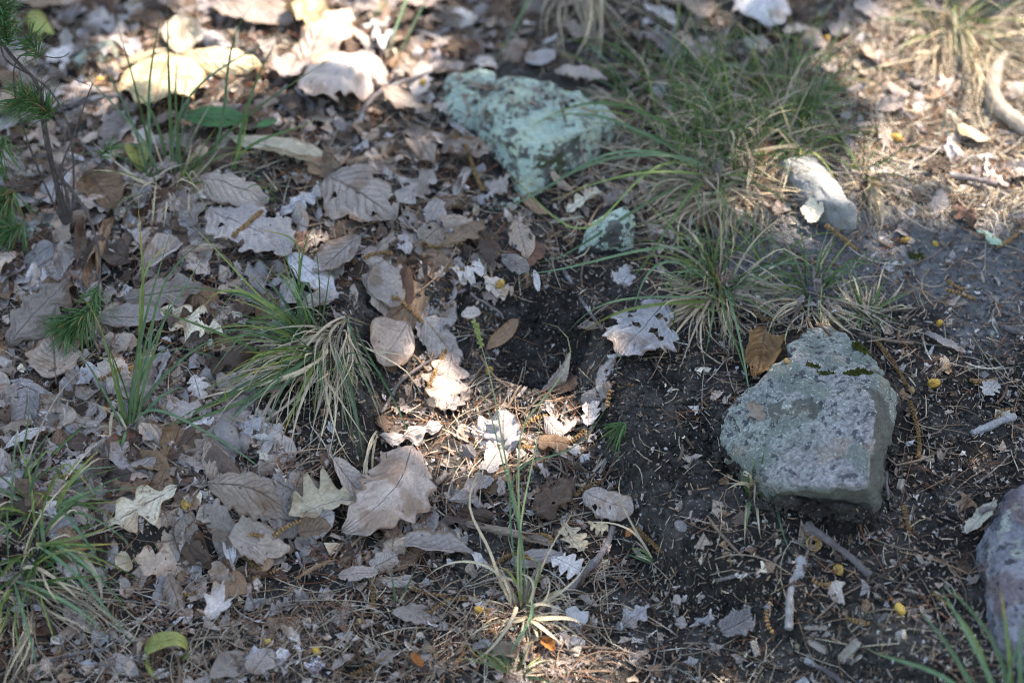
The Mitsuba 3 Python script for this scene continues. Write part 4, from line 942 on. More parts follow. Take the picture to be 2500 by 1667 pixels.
for pts, tone in [([(120, 610, .012), (-100, 760, .03), (-260, 1000, .02), (-420, 1400, .003)], 2), ([(130, 610, .012), (350, 690, .02), (600, 750, .006)], 2), ([(190, 680, .012), (290, 900, .03), (450, 1180, .02), (540, 1400, .01), (565, 1560, .003)], 4),
                  ([(0, 740, .012), (100, 1000, .03), (190, 1300, .02), (240, 1600, .003)], 4), ([(120, 640, .012), (60, 900, .02), (100, 1200, .02), (180, 1500, .003)], 3), ([(140, 620, .012), (190, 900, .02), (300, 1150, .015), (380, 1450, .003)], 2),
                  ([(100, 870, .012), (180, 1200, .02), (240, 1568, .003)], 4), ([(120, 620, .012), (180, 780, .03), (260, 1050, .02), (330, 1200, .003)], 4), ([(110, 640, .012), (20, 800, .03), (120, 1100, .02), (150, 1400, .003)], 2), ([(130, 640, .012), (250, 950, .02), (400, 1350, .003)], 3),
                  ([(110, 640, .01), (-20, 900, .02), (60, 1400, .01), (200, 1620, .003)], 2), ([(340, 1420, .01), (280, 1500, .02), (240, 1700, .015), (290, 1850, .003)], 2), ([(330, 1380, .01), (260, 1600, .02), (290, 1800, .01), (380, 1880, .003)], 5 - 3), ([(335, 1400, .01), (300, 1600, .02), (320, 1840, .003)], 2)]:
    blade(k, lying(Z(800, 550, pts)), rg.uniform(.0017, .0025), tone, rg.uniform(0, 6))
thatch(k, 840, 800, 80, (.06, .15), rg, .02, (.5, .3), (1.2, .5), (-1.65, .42))
thatch(k, 790, 860, 55, (.06, .16), rg, .025, (.4, .3), (1.0, .5), (-2.2, .5))
sward(k, 790, 845, 42, (.07, .17), rg, .022, (.75, .3), (1.3, .4), (-2.7, .45), (.4, .2, .12, .05, .23))
sward(k, 780, 835, 26, (.06, .15), rg, .02, (1.0, .3), (1.0, .5), (2.6, .8), (.45, .25, .1, .0, .2))
sward(k, 820, 850, 28, (.07, .15), rg, .02, (.75, .3), (1.4, .4), (-1.7, .5), (.35, .15, .2, .1, .2))
# seeding sedge in front
k = clump('seeding sedge with two tall pale stalks and a fan of straw-coloured dry blades', None, 'sedge', 'sedge_plant')
for b, pts, tone, w in [((1272, 1490), [(1271, 1320), (1268, 1270), (1240, 1150), (1211, 986), (1185, 877), (1163, 803)], 5, .0020), ((1272, 1488), [(1268, 1290), (1225, 1120), (1200, 1022), (1174, 950), (1160, 914)], 4, .0017), ((1274, 1488), [(1268, 1290), (1266, 1117), (1282, 1030), (1338, 961), (1386, 885), (1392, 841), (1371, 805), (1323, 786)], 5, .0017),
                        ((1274, 1488), [(1270, 1290), (1302, 1120), (1320, 1022), (1316, 990)], 5, .0017), ((1274, 1488), [(1262, 1152), (1309, 1122), (1400, 1092), (1472, 1008), (1498, 962)], 4, .0016), ((1262, 1495), [(1211, 1388), (1185, 1322), (1147, 1239), (1163, 1162), (1189, 1108)], 2, .0026),
                        ((1274, 1488), [(1272, 1400), (1271, 1300)], 2, .0024), ((1300, 1490), [(1310, 1420), (1360, 1310), (1392, 1260), (1396, 1235)], 2, .0019), ((1290, 1500), [(1300, 1440), (1318, 1400), (1312, 1370), (1260, 1365)], 1, .0020)]:
    blade(k, standing(b, pts, rg.uniform(.68, .82), rg.uniform(-.1, .1)), w, tone, rg.uniform(1.2, 1.9), 'stalk' if w > .0018 else 'blade')
for pts, tone, w in [([(1230, 1040, .012), (1150, 840, .03), (920, 750, .03), (620, 900, .008)], 2, .0022), ([(1270, 1050, .012), (1230, 1150, .03), (1100, 1330, .015), (860, 1460, .003)], 2, .0026), ([(1380, 1130, .012), (1500, 1130, .025), (1650, 1140, .022), (1700, 1215, .004)], 2, .0034), ([(1350, 1130, .012), (1470, 1220, .02), (1590, 1320, .003)], 2, .0034),
                     ([(1370, 1060, .012), (1600, 930, .02), (1760, 730, .006)], 2, .0024), ([(1380, 1080, .012), (1400, 1040, .02), (1500, 1050, .015), (1620, 1110, .003)], 2, .0022), ([(1370, 1000, .03), (1340, 1180, .02), (1260, 1300, .015), (1225, 1480, .003)], 4, .0030), ([(1340, 1120, .012), (1250, 1150, .015), (1140, 1130, .003)], 2, .0032),
                     ([(1330, 1150, .01), (1290, 1280, .008), (1240, 1340, .003)], 2, .0028), ([(1360, 1160, .01), (1390, 1280, .008), (1340, 1300, .006), (1360, 1430, .003)], 2, .0020), ([(1240, 1000, .012), (1190, 880, .03), (1140, 820, .02), (900, 940, .003)], 2, .0020), ([(1300, 1030, .01), (1200, 860, .035), (1000, 900, .01), (900, 915, .003)], 3, .0020),
                     ([(1330, 1040, .01), (1460, 1010, .02), (1490, 900, .03), (1450, 850, .02)], 2, .0016), ([(1300, 1050, .01), (1240, 850, .04), (1160, 790, .05)], 1, .0022), ([(1350, 1030, .012), (1380, 900, .03), (1340, 850, .03), (1220, 820, .015)], 2, .0022)]:
    blade(k, lying(Z(800, 1097, pts)), w, tone, rg.uniform(0, 6))
thatch(k, 1275, 1500, 55, (.03, .085), rg, .014, (.8, .35), (1.6, .6))
hd = spline(standing((1272, 1488), [(1175, 845), (1166, 815), (1159, 790)], .75)[1:], 14)
sp = []
for i, q in enumerate(hd):
    for j in range(6):
        d = unit(rg.normal(size=3)) * (0.0042 if i not in (4, 5, 9) else 0.002)
        sp.append(np.stack([q, q + d * .6 + [0, 0, .001], q + d + [0, 0, .002]]))
v, f, u = many_tubes(A(sp), np.broadcast_to(A([.0007, .0013, .0002]), (len(sp), 3)), np.zeros(len(sp)), 0, 4)
put('seed_head', (v, f), 'seed_head_skin', k, True, u, 'small green spiky seed head at the top of the stalk')
# small tufts
k = clump('small tuft of short green blades sprouting in front of the large grey rock')
for b, pts, tone in [((1834, 1213), [(1852, 1160), (1862, 1120), (1868, 1085)], 4), ((1832, 1210), [(1840, 1150), (1845, 1110)], 1), ((1828, 1208), [(1818, 1180), (1811, 1158)], 0), ((1836, 1212), [(1858, 1196), (1876, 1184)], 1), ((1830, 1212), [(1826, 1180), (1830, 1150)], 0)]:
    blade(k, standing(b, pts), .0026, tone, rg.uniform(0, 6))
for pts, tone in [([(1838, 1210, .008), (1880, 1206, .022), (1903, 1270, .016), (1945, 1365, .003)], 4), ([(1834, 1214, .008), (1828, 1240, .018), (1821, 1298, .003)], 4), ([(1836, 1214, .006), (1845, 1222, .015), (1850, 1260, .01), (1858, 1315, .003)], 2), ([(1832, 1214, .006), (1824, 1230, .012), (1818, 1330, .003)], 2), ([(1838, 1214, .006), (1870, 1222, .014), (1892, 1230, .003)], 2)]:
    blade(k, lying(pts), .0024, tone, rg.uniform(0, 6))
thatch(k, 1834, 1214, 14, (.02, .04), rg, .004)
k = clump('arching tuft of green blades above the silvery torn leaf')
sward(k, 1760, 690, 40, (.06, .15), rg, .016, (1.0, .35), (1.6, .5), None, (.45, .2, .1, .05, .2))
sward(k, 1735, 660, 22, (.06, .13), rg, .014, (1.0, .35), (1.3, .5), None, (.5, .2, .1, .05, .15))
for pts, tone in [([(1742, 720, .012), (1660, 725, .04), (1500, 735, .05), (1410, 785, .03), (1372, 830, .004)], 4), ([(1740, 735, .012), (1640, 740, .035), (1520, 760, .035), (1440, 800, .02), (1400, 832, .004)], 1), ([(1745, 700, .01), (1600, 650, .03), (1550, 745, .02), (1540, 790, .004)], 4), ([(1762, 695, .012), (1800, 800, .05), (1825, 930, .045), (1832, 985, .03)], 4), ([(1760, 690, .012), (1775, 780, .04), (1810, 880, .03), (1836, 1000, .016)], 0),
                  ([(1700, 610, .012), (1560, 612, .04), (1400, 650, .04), (1250, 668, .01)], 4), ([(1745, 720, .01), (1735, 800, .03), (1720, 875, .004)], 4), ([(1740, 720, .01), (1690, 820, .03), (1655, 915, .003)], 3), ([(1735, 730, .01), (1660, 800, .02), (1600, 900, .003)], 2)]:
    blade(k, lying(pts), rg.uniform(.0020, .0028), tone, rg.uniform(0, 6))
thatch(k, 1750, 710, 130, (.05, .12), rg, .03, (.4, .25), (1.0, .5), (-1.7, .9))
k = clump('low green tuft behind the point of the large grey rock')
sward(k, 1985, 705, 36, (.05, .11), rg, .016, (.9, .3), (.9, .5), None, (.55, .2, .05, .05, .15))
thatch(k, 1985, 720, 80, (.05, .11), rg, .03, (.35, .2), (.9, .4), (-1.5, 1.2))
k = clump('very small green tuft at the border of the bare grey soil')
sward(k, 2119, 768, 22, (.03, .075), rg, .008, (.8, .35), (.9, .5), None, (.6, .2, .05, 0, .15))
thatch(k, 2110, 775, 30, (.03, .07), rg, .018, (.3, .2), (.8, .4))
for lab, cs, th in [('left part of the wide grass bed beside the lichen rock, thin dark green blades', [(1600, 260), (1650, 330), (1690, 270), (1700, 390), (1560, 200), (1640, 180)], [(1640, 330), (1690, 400), (1600, 250)]),
                    ('middle of the wide grass bed, tallest and densest blades', [(1760, 300), (1740, 400), (1800, 370), (1790, 230), (1830, 300), (1740, 200)], [(1760, 430), (1800, 340), (1780, 250)]),
                    ('right part of the wide grass bed above the oblong rock', [(1880, 330), (1910, 250), (1870, 400), (1850, 190), (1950, 190), (1960, 340)], [(1880, 350), (1900, 250), (1830, 430)])]:
    k = clump(lab)
    for px, py in cs:
        sward(k, px, py, 30, (.05, .14), rg, .038, (1.0, .35), (1.1, .6), None, (.56, .12, .10, .14, .08), (.0010, .0018))
    for px, py in th:
        thatch(k, px, py, 55, (.05, .12), rg, .05, (.35, .25), (1.0, .5), (-1.7, 1.2))
k = clump('long-bladed tuft arching left over the lichen rock from the grass bed')
for pts, tone in [([(1740, 420, .012), (1640, 380, .06), (1500, 385, .06), (1390, 425, .05), (1275, 490, .03), (1190, 512, .008)], 4), ([(1740, 425, .012), (1600, 372, .06), (1480, 378, .06), (1380, 430, .04), (1330, 470, .02)], 4), ([(1735, 430, .012), (1600, 420, .05), (1480, 440, .04), (1330, 500, .006)], 1), ([(1700, 370, .012), (1560, 270, .08), (1420, 255, .07), (1330, 290, .06), (1290, 310, .05)], 0),
                  ([(1700, 380, .012), (1560, 320, .07), (1440, 280, .07), (1300, 305, .05)], 4), ([(1720, 440, .012), (1540, 520, .04), (1400, 610, .02), (1320, 640, .006)], 4), ([(1720, 450, .012), (1640, 540, .05), (1560, 660, .02), (1500, 700, .004)], 0), ([(1720, 430, .012), (1620, 400, .05), (1520, 480, .04), (1420, 560, .03), (1290, 470, .03), (1230, 420, .02)], 1)]:
    blade(k, lying(pts), rg.uniform(.0022, .0030), tone, rg.uniform(0, 6))
sward(k, 1735, 440, 26, (.08, .16), rg, .02, (.9, .3), (1.6, .5), (-2.3, .9), (.4, .15, .2, .1, .15))
thatch(k, 1740, 460, 80, (.06, .15), rg, .04, (.35, .22), (1.0, .4), (-2.0, 1.0))
thatch(k, 1830, 460, 60, (.06, .13), rg, .03, (.35, .2), (1.0, .4), (-2.3, .8))
k = clump('drooping grass tuft at the top right, partly in sun')
sward(k, 2304, 75, 33, (.09, .2), rg, .018, (.8, .35), (1.5, .5), None, (.45, .15, .2, .05, .15))
sward(k, 2320, 60, 30, (.12, .22), rg, .018, (.75, .3), (1.7, .5), (-1.2, .7), (.3, .15, .35, .1, .1))
thatch(k, 2330, 95, 230, (.08, .2), rg, .035, (.4, .25), (1.0, .4), (-1.15, .6))
k = clump('sparse grass blades at the very top right corner')
sward(k, 2450, -30, 33, (.08, .18), rg, .05, (.9, .35), (1.3, .5), None, (.45, .2, .2, .05, .1))
k = clump('thin tuft with grey roots right of the oblong rock')
sward(k, 2105, 422, 16, (.05, .12), rg, .008, (.8, .4), (1.0, .5), None, (.5, .3, .1, 0, .1))
thatch(k, 2110, 430, 70, (.05, .12), rg, .014, (.4, .25), (1.0, .4), (-1.3, .5))
k = clump('short dense tuft on the right border of the wide grass bed')
sward(k, 1948, 296, 33, (.05, .11), rg, .010, (1.1, .3), (.9, .5), None, (.6, .2, .05, 0, .15))
k = clump('coarse grass hanging into the top edge of the picture')
for pts, tone in [([(1330, -60, .03), (1290, 0, .05), (1250, 80, .03), (1190, 165, .005)], 4), ([(1010, -40, .03), (970, 60, .05), (940, 150, .02)], 4), ([(960, -40, .02), (930, 20, .04), (890, 60, .01)], 1), ([(1060, -40, .03), (1010, 60, .05), (960, 160, .02)], 4), ([(1420, -60, .03), (1440, 60, .03), (1390, 160, .005)], 2), ([(1450, -60, .03), (1470, 40, .03), (1460, 110, .005)], 2)]:
    blade(k, lying(pts), .003, tone, rg.uniform(0, 6))
thatch(k, 1420, -60, 120, (.08, .2), rg, .05, (.5, .25), (1.0, .4), (-1.7, .5))
k = clump('thick bottom left corner clump of long green blades')
for px, py, n, az in [(33, 1417, 33, (-1.0, 1.0)), (98, 1235, 30, None), (87, 1330, 33, (-.9, 1.2)), (30, 1200, 22, None)]:
    sward(k, px, py, n, (.06, .17), rg, .014, (.75, .35), (1.0, .5), az, (.42, .16, .16, .06, .20), (.0013, .0022))
for pts, tone in [([(240, 640, .02), (420, 760, .06), (640, 980, .05), (850, 1250, .03), (960, 1350, .004)], 4), ([(240, 640, .02), (480, 700, .06), (700, 900, .05), (850, 1030, .004)], 4), ([(380, 380, .02), (540, 560, .05), (680, 780, .04), (740, 930, .004)], 4), ([(90, 880, .02), (170, 1150, .05), (240, 1420, .04), (280, 1600, .01)], 4),
                  ([(90, 880, .02), (300, 950, .05), (560, 1100, .05), (720, 1280, .02)], 4), ([(380, 390, .02), (500, 180, .06), (670, 0, .08)], 1), ([(380, 400, .02), (520, 310, .05), (780, 240, .02)], 4), ([(240, 640, .02), (560, 580, .05), (740, 510, .01)], 1), ([(240, 630, .02), (520, 640, .05), (820, 630, .01)], 1),
                  ([(150, 800, .02), (300, 820, .04), (480, 960, .03), (560, 1030, .004)], 2), ([(430, 660, .02), (600, 760, .04), (680, 950, .03), (630, 1160, .004)], 3), ([(270, 400, .02), (290, 600, .04), (330, 820, .01)], 4), ([(80, 420, .02), (90, 100, .07), (120, -160, .09)], 4), ([(200, 310, .02), (240, 150, .05), (310, -60, .08)], 4)]:
    blade(k, lying(Z(0, 1097, pts)), rg.uniform(.0022, .0032), tone, rg.uniform(0, 6))
thatch(k, 70, 1400, 120, (.06, .15), rg, .04, (.4, .25), (1.0, .4), (-1.0, .8))
k = clump('blurred green blades rising at the bottom right corner near the corner rock')
for pts, tone in [([(2440, 1720, .05), (2400, 1620, .09), (2340, 1510, .10), (2290, 1425, .08)], 4), ([(2450, 1720, .05), (2440, 1600, .09), (2380, 1500, .10), (2300, 1425, .09)], 4), ([(2400, 1720, .05), (2330, 1600, .08), (2280, 1530, .09), (2245, 1490, .08)], 4), ([(2380, 1720, .04), (2280, 1640, .07), (2190, 1610, .07), (2120, 1580, .05)], 4),
                  ([(2470, 1720, .05), (2460, 1560, .09), (2440, 1430, .10)], 1), ([(2500, 1720, .05), (2490, 1600, .08), (2500, 1500, .09)], 4), ([(2420, 1720, .05), (2380, 1560, .09), (2270, 1440, .09)], 1), ([(2460, 1720, .05), (2470, 1620, .08), (2520, 1520, .08)], 4)]:
    blade(k, lying(pts), .0032, tone, rg.uniform(0, 6))
k = clump('little green and straw tuft at the bottom edge below the sedge')
sward(k, 1258, 1650, 16, (.03, .07), rg, .008, (.7, .35), (.8, .5), None, (.4, .2, .2, 0, .2))
thatch(k, 1250, 1650, 16, (.02, .05), rg, .008)
k = clump('two-bladed sprout left of the sedge')
for b, pts, tone in [((967, 1478), [(962, 1440), (951, 1375)], 4), ((970, 1478), [(990, 1440), (1018, 1380)], 4), ((968, 1480), [(980, 1460), (996, 1440)], 2)]:
    blade(k, standing(b, pts), .0022, tone, rg.uniform(0, 6))
k = clump('thin dry and green sprig right of the sedge beside the dark stick')
sward(k, 1600, 1378, 10, (.02, .05), rg, .005, (.6, .35), (.8, .5), (2.6, .9), (.3, .1, .3, 0, .3), (.0010, .0018))
for pts, tone in [([(1592, 1362, .01), (1555, 1300, .03), (1515, 1215, .04), (1525, 1152, .03)], 2), ([(1590, 1360, .01), (1540, 1295, .025), (1480, 1275, .015), (1400, 1274, .004)], 2)]:
    blade(k, lying(pts), .0019, tone, rg.uniform(0, 6))
for px, py, n, lab in [(690, 480, 6, 'few green blades left of the white torn leaf'), (1660, 745, 6, 'few short green blades between the torn leaf and the arching tuft'), (1880, 650, 12, 'thin short tuft between the arching tuft and the low tuft')]:
    k = clump(lab)
    sward(k, px, py, n, (.05, .12), rg, .010, (.8, .35), (1.0, .5), None, (.5, .2, .1, .05, .15))

# the curled yellow-green leaf stands as a loop
Pq = spline(lying([(392, 1655, .003), (362, 1618, .010), (362, 1585, .022), (395, 1566, .032), (435, 1562, .032), (455, 1582, .022), (446, 1606, .008)]), 34)
tq = unit(np.gradient(Pq, axis=0)); sq = unit(A([.12, -.80, .10]) - tq * (tq @ A([.12, -.80, .10]))[:, None]); sv = np.linspace(0, 1, 34)
wq = .0115 * np.sin(np.pi * (.04 + .93 * sv)) ** .7 * (1 + .06 * np.sin(17 * sv))
uq = np.linspace(-1, 1, 9); nq = np.cross(sq, tq)
Vq = (Pq[:, None] + sq[:, None] * (wq[:, None] * uq)[..., None] + nq[:, None] * (.18 * wq[:, None] * uq ** 2)[..., None]).reshape(-1, 3)
leaf_no[0] += 1
Uq = np.stack([leaf_no[0] + .5 + .48 * np.tile(uq, 34), 12 + np.repeat(sv * .96 + .02, 9)], 1)
put('green_leaf', (Vq, grid_faces(34, 9)), 'leaf_skin', None, True, Uq, 'curled yellow-green leaf rolled into a loop at the bottom of the picture', 'leaf')

# ------------------------------------------------------------------ pines
def needles(parent, C, n, length, rr, droop=0.4, label=None, spread=1.15, rad=.00075, name='needle_cluster'):
    """Pine needles along the twig C, in pairs, fanning outward and forward."""
    P = spline(C, 40)
    t = unit(np.gradient(P, axis=0))
    i = rr.integers(0, 40, n)
    q, d = P[i], t[i]
    a = unit(np.cross(d, rr.normal(size=(n, 3))))
    ang = rr.uniform(.35, spread, n)[:, None]
    d = unit(d * np.cos(ang) + a * np.sin(ang))
    L = rr.uniform(*length, n)[:, None, None]
    s = np.linspace(0, 1, 5)[None, :, None]
    pts = q[:, None] + d[:, None] * L * s + A([0, 0, -1.0]) * L * droop * 0.5 * s ** 2 + unit(rr.normal(size=(n, 3)))[:, None] * L * .10 * s ** 2
    v, f, u = many_tubes(pts, np.broadcast_to(rad * A([.9, 1, 1, .8, .25]), (n, 5)), np.zeros(n), 0, 3)
    put(name, (v, f), 'green_needle', parent, True, u, label, kind='stuff')

rp = np.random.default_rng(55)
k = numbered('pine_seedling')
tag(k, 'young pine seedling with brown stem and green needle clusters at the left edge', 'pine')
def stalky(parent, C, r0, r1, name='twig', n=26, label=None):
    P = spline(C, n)
    v, f, u = tube(P, np.linspace(r0, r1, n), 7, rp.integers(1000), 0, 0.35, int(r0 * 1e6) % 97)
    put(name, (v, f), 'bark', parent, True, u, label)
base = (168, 572)
stalky(k, standing(base, [(155, 505), (130, 410), (116, 345), (108, 310), (90, 262)]), .0034, .0016, 'stem')
stalky(k, standing(base, [(140, 470), (125, 380), (113, 320), (96, 220), (72, 180), (40, 150), (0, 100), (-40, 70)]), .0024, .0018, 'branch')
stalky(k, standing(base, [(150, 440), (147, 418), (180, 330), (205, 260), (226, 205)]), .0018, .0006)
stalky(k, lying([(138, 425, .085), (200, 500, .075), (228, 560, .07), (243, 625, .06), (240, 700, .045), (205, 770, .035)]), .0019, .0010)
stalky(k, standing(base, [(60, 176), (10, 140), (5, 60), (15, 0)]), .0014, .0008)
stalky(k, standing(base, [(40, 150), (70, 130), (120, 140), (170, 128)]), .0012, .0005)
stalky(k, standing(base, [(100, 230), (130, 190), (220, 210)]), .0009, .0004)
stalky(k, standing(base, [(130, 420), (90, 445), (30, 455), (-30, 450)]), .0016, .0008)
stalky(k, standing(base, [(150, 440), (190, 400), (240, 380), (262, 360)]), .0012, .0005)
stalky(k, standing(base, [(140, 430), (130, 470), (105, 530)]), .0010, .0005)
needles(k, standing(base, [(125, 290), (98, 262), (55, 240)])[1:], 230, (.024, .046), rp)
needles(k, standing(base, [(98, 140), (84, 118), (72, 100)])[1:], 60, (.022, .036), rp)
needles(k, standing(base, [(20, 110), (8, 60), (0, 10)])[1:], 190, (.026, .042), rp)
needles(k, lying([(34, 465, .05), (18, 482, .05), (-14, 500, .05)]), 200, (.032, .050), rp)
needles(k, lying([(60, 545, .035), (35, 560, .035), (-10, 570, .035)]), 90, (.026, .042), rp)
needles(k, standing(base, [(10, 330), (0, 370), (-20, 400)])[1:], 60, (.026, .042), rp)
needles(k, lying([(216, 760, .037), (196, 780, .034), (168, 797, .032)]), 230, (.024, .044), rp)
needles(k, lying([(240, 690, .047), (232, 720, .042), (222, 748, .039)]), 40, (.024, .038), rp)
needles(k, standing(base, [(244, 385), (262, 370), (275, 360)])[1:], 26, (.014, .024), rp)
v, f, u = join([tube(spline(standing(base, [(104, 272), (88, 258), (68, 242)])[1:] + A([0, -.003, .004]), 12) + rp.normal(0, .0012, (12, 3)), .0016, 6, 3, 0, .6) for _ in range(3)])
put('bud_scales', (v, f), 'catkin_skin', k, True, u)
for px, py, n, L, lab in [(1232, 352, 60, (.014, .028), 'tiny pine sprout growing beside the ridged lichen rock'), (1532, 1030, 34, (.02, .034), 'tiny pine sprout drooping over the dark eroded bank')]:
    k = numbered('pine_seedling')
    tag(k, lab, 'pine')
    C = standing((px, py), [(px + 2, py - 22), (px, py - 50)]) if n == 60 else lying([(1532, 1030, .01), (1525, 1034, .018), (1515, 1046, .02)])
    stalky(k, C, .0012, .0007, 'stem', 12)
    needles(k, C[1:] if n == 60 else C, n, L, rp, 0.3 if n == 60 else .9)

# ------------------------------------------------------------------ sticks, twigs, wood
rt = np.random.default_rng(77)
LT = np.maximum(LEAFTOP, HS)
LS_ = gaussian_filter(LT, 2.2)
def stick(pts, r_px, label, lift=1.0, tone=1, taper=.75, name='stick', knots=(), bsd='bark', grid=None, sides=10, wob=.0012):
    a = A(pts, float)
    r = r_px / 2166 / 2 * 1.0
    P = spline(at(a[:, 0], a[:, 1], 0, LS_), 40)
    P[:, 2] = np.maximum(gaussian_filter(P[:, 2], 4), P[:, 2] - .004) + r * lift
    P += gaussian_filter(rt.normal(0, 1, P.shape), (3, 0)) * wob
    rad = np.linspace(r, r * taper, 40) * (1 + .12 * np.sin(np.linspace(0, 9, 40) + r_px))
    for q in knots:
        rad *= 1 + .45 * np.exp(-((np.linspace(0, 1, 40) - q) / .03) ** 2)
    v, f, u = tube(P, rad, sides, rt.integers(2000), tone, .35, int(a[0, 0]))
    key = put(name, (v, f), bsd, None, 40 if False else True, u, label, 'stick')
    return key, P
SG = None
S1, P1 = stick([(1966, 1286), (2050, 1348), (2123, 1410)], 19, 'straight dark stick with pale blotches lying below the large grey rock', knots=(.05, .97))
stick([(1950, 1368), (1956, 1395), (1938, 1420), (1928, 1480), (1922, 1548)], 19, 'forked pale grey stick lying below the straight dark stick', tone=2, taper=.9, knots=(.3,))
stick([(1986, 1296), (1975, 1335), (1962, 1370)], 6, 'thin twig between the two thick sticks at the lower right', 1.4)
stick([(2373, 1063), (2420, 1045), (2475, 1022)], 17, 'short weathered grey stick right of the large grey rock', tone=2, taper=1.05, knots=(.8,))
stick([(2450, 803), (2478, 815), (2520, 828)], 16, 'grey stick end entering from the right edge')
stick([(1966, 1617), (2010, 1640), (2060, 1672)], 14, 'bluish grey stick at the bottom edge, right of the sedge')
stick([(1498, 1286), (1472, 1351), (1430, 1400), (1389, 1453)], 16, 'dark stick with reddish upper end beside the pale jagged leaves', .9, knots=(.55,))
stick([(1378, 663), (1420, 735), (1469, 808)], 11, 'slim straight grey stick above the burrow hole', .9)
stick([(1149, 710), (1171, 735), (1214, 761), (1229, 786)], 8, 'thin bent twig above the seed head')
stick([(1095, 726), (1130, 712), (1175, 692)], 9, 'short dark twig left of a yellow seed')
stick([(930, 1010), (949, 986), (982, 932), (1030, 896), (1076, 870)], 9, 'curved grey twig left of the burrow hole', 1.2)
stick([(868, 360), (884, 291), (920, 240), (1004, 200), (1091, 164)], 15, 'long curved grey stick left of the ridged lichen rock', 1.6)
stick([(140, 276), (220, 250), (302, 236)], 17, 'blue-grey stick below the yellow magnolia leaf')
stick([(0, 413), (60, 398), (116, 382)], 17, 'dark bluish stick at the left edge behind the pine seedling')
stick([(2177, 236), (2196, 262), (2226, 300)], 12, 'short dark twig piece near the drooping grass')
stick([(2315, 433), (2370, 442), (2434, 456)], 18, 'black and white scorched stick below the white stone')
stick([(2432, 324), (2500, 338), (2540, 345)], 12, 'brown twig in the sun at the right edge')
stick([(2148, 1515), (2200, 1500), (2246, 1486)], 8, 'thin brown twig below a yellow seed at the lower right')
stick([(1745, 1420), (1800, 1408), (1868, 1391)], 9, 'thin pale twig left of the forked stick')
stick([(2377, 1184), (2420, 1155), (2468, 1115)], 6, 'thin dark twig above the corner rock')
stick([(2163, 1155), (2166, 1190), (2168, 1225)], 8, 'short dark twig standing beside the large grey rock')
stick([(218, 1037), (247, 1004), (254, 913)], 8, 'grey twig left of the upright grass clump')
stick([(124, 1617), (190, 1598), (269, 1588)], 12, 'dark stick in the bottom left litter')
stick([(134, 1210), (190, 1185), (254, 1159)], 8, 'dark twig above the bottom corner grass')
stick([(1330, 1480), (1345, 1560), (1420, 1600), (1500, 1605)], 6, 'dark thin twig right of the sedge roots')
stick([(2390, 1255), (2410, 1245), (2425, 1247)], 12, 'short black twig beside the yellowish torn leaf')
stick([(545, 1440), (570, 1460), (600, 1500)], 5, 'thin twig below the ribbed leaf')
stick([(722, 1350), (740, 1385), (757, 1410)], 7, 'thin grey twig below the brown curled underside')
stick([(1104, 1175), (1108, 1230), (1112, 1270)], 7, 'upright grey twig right of the great tan oak leaf', 1.2)
stick([(1385, 1200), (1405, 1165), (1420, 1130)], 6, 'short twig below the curled catkins')
stick([(1280, 120), (1400, 100), (1520, 60)], 7, 'blurred pale twig near the top')
k = numbered('branch_stub'); tag(k, 'thick weathered branch stub, sunlit, at the right edge', 'stick')
lp = spline(lying([(2453, 132, .012), (2424, 200, .016), (2432, 250, .016), (2470, 290, .014), (2520, 325, .012)]), 50)
v, f, u = tube(lp, np.interp(np.linspace(0, 1, 50), [0, .12, .3, .45, .55, .8, 1], [.004, .008, .0100, .0088, .0108, .0100, .0095]), 16, 5, 0, .4, 5)
put('wood', (v, f), 'dry_wood', k, True, u)
rb = spline(lying([(2424, 196, .014), (2410, 210, .012), (2398, 218, .006)]), 8)
v, f, u = tube(rb, np.linspace(.005, .003, 8), 8, 7, 0, .3)
put('side_shoot', (v, f), 'dry_wood', k, True, u)

def chip(p, q, w, label, th=.35, name='wood_chip'):
    a, b = at1(*p, grid=LS_), at1(*q, grid=LS_)
    n, m = 14, 5
    C = np.linspace(a, b, n)
    t = unit(b - a); s = unit(np.cross(t, [0, 0, 1.0])); W = w / 2166 / 2
    rr = np.random.default_rng(int(p[0]))
    loop = []
    for i in range(n):
        e = rr.uniform(.82, 1.0) * (0.55 if i in (0, n - 1) else 1)
        ring = [(-1, 0), (-.9, 1), (0, 1.25), (.9, 1), (1, 0), (.6, -.3), (-.6, -.3)]
        loop.append([C[i] + t * (0.2 * W * rr.normal() if i in (0, n - 1) else 0) + s * x * W * e + A([0, 0, 1.0]) * (z * W * th * e * rr.uniform(.85, 1.1) + W * .12) for x, z in ring])
    v = A(loop).reshape(-1, 3); k = 7
    i, j = np.meshgrid(np.arange(n - 1), np.arange(k), indexing='ij')
    qd = np.stack([i * k + j, (i + 1) * k + j, (i + 1) * k + (j + 1) % k, i * k + (j + 1) % k], -1).reshape(-1, 4)
    f = np.vstack([qd[:, [0, 1, 2]], qd[:, [0, 2, 3]], [[0, j, j + 1] for j in range(1, k - 1)], [[(n - 1) * k, (n - 1) * k + j + 1, (n - 1) * k + j] for j in range(1, k - 1)]])
    uv = np.stack([int(p[0]) % 500 + np.tile(np.linspace(.05, .95, k), n), np.repeat(np.linspace(0.02, .98, n), k)], 1)
    put(name, (v, f), 'dry_wood', None, False, uv, label, 'wood chip')
chip((2173, 1368), (2219, 1390), 13, 'pale wood splinter right of the straight dark stick')
chip((1963, 1531), (2020, 1533), 15, 'bright white wood splinter at the foot of the forked stick')
chip((1974, 1562), (2017, 1592), 22, 'cream wood chip below the bright white splinter')
chip((2050, 1615), (2095, 1568), 26, 'grey-tan wood chunk at the bottom right', .6)
chip((2246, 1115), (2280, 1126), 16, 'pale wood chip right of the foot of the large grey rock')
chip((2200, 1436), (2256, 1452), 8, 'branching white root splinter above the yellow seed')
chip((2240, 1355), (2252, 1376), 14, 'grey wood chip above the branching white splinter')
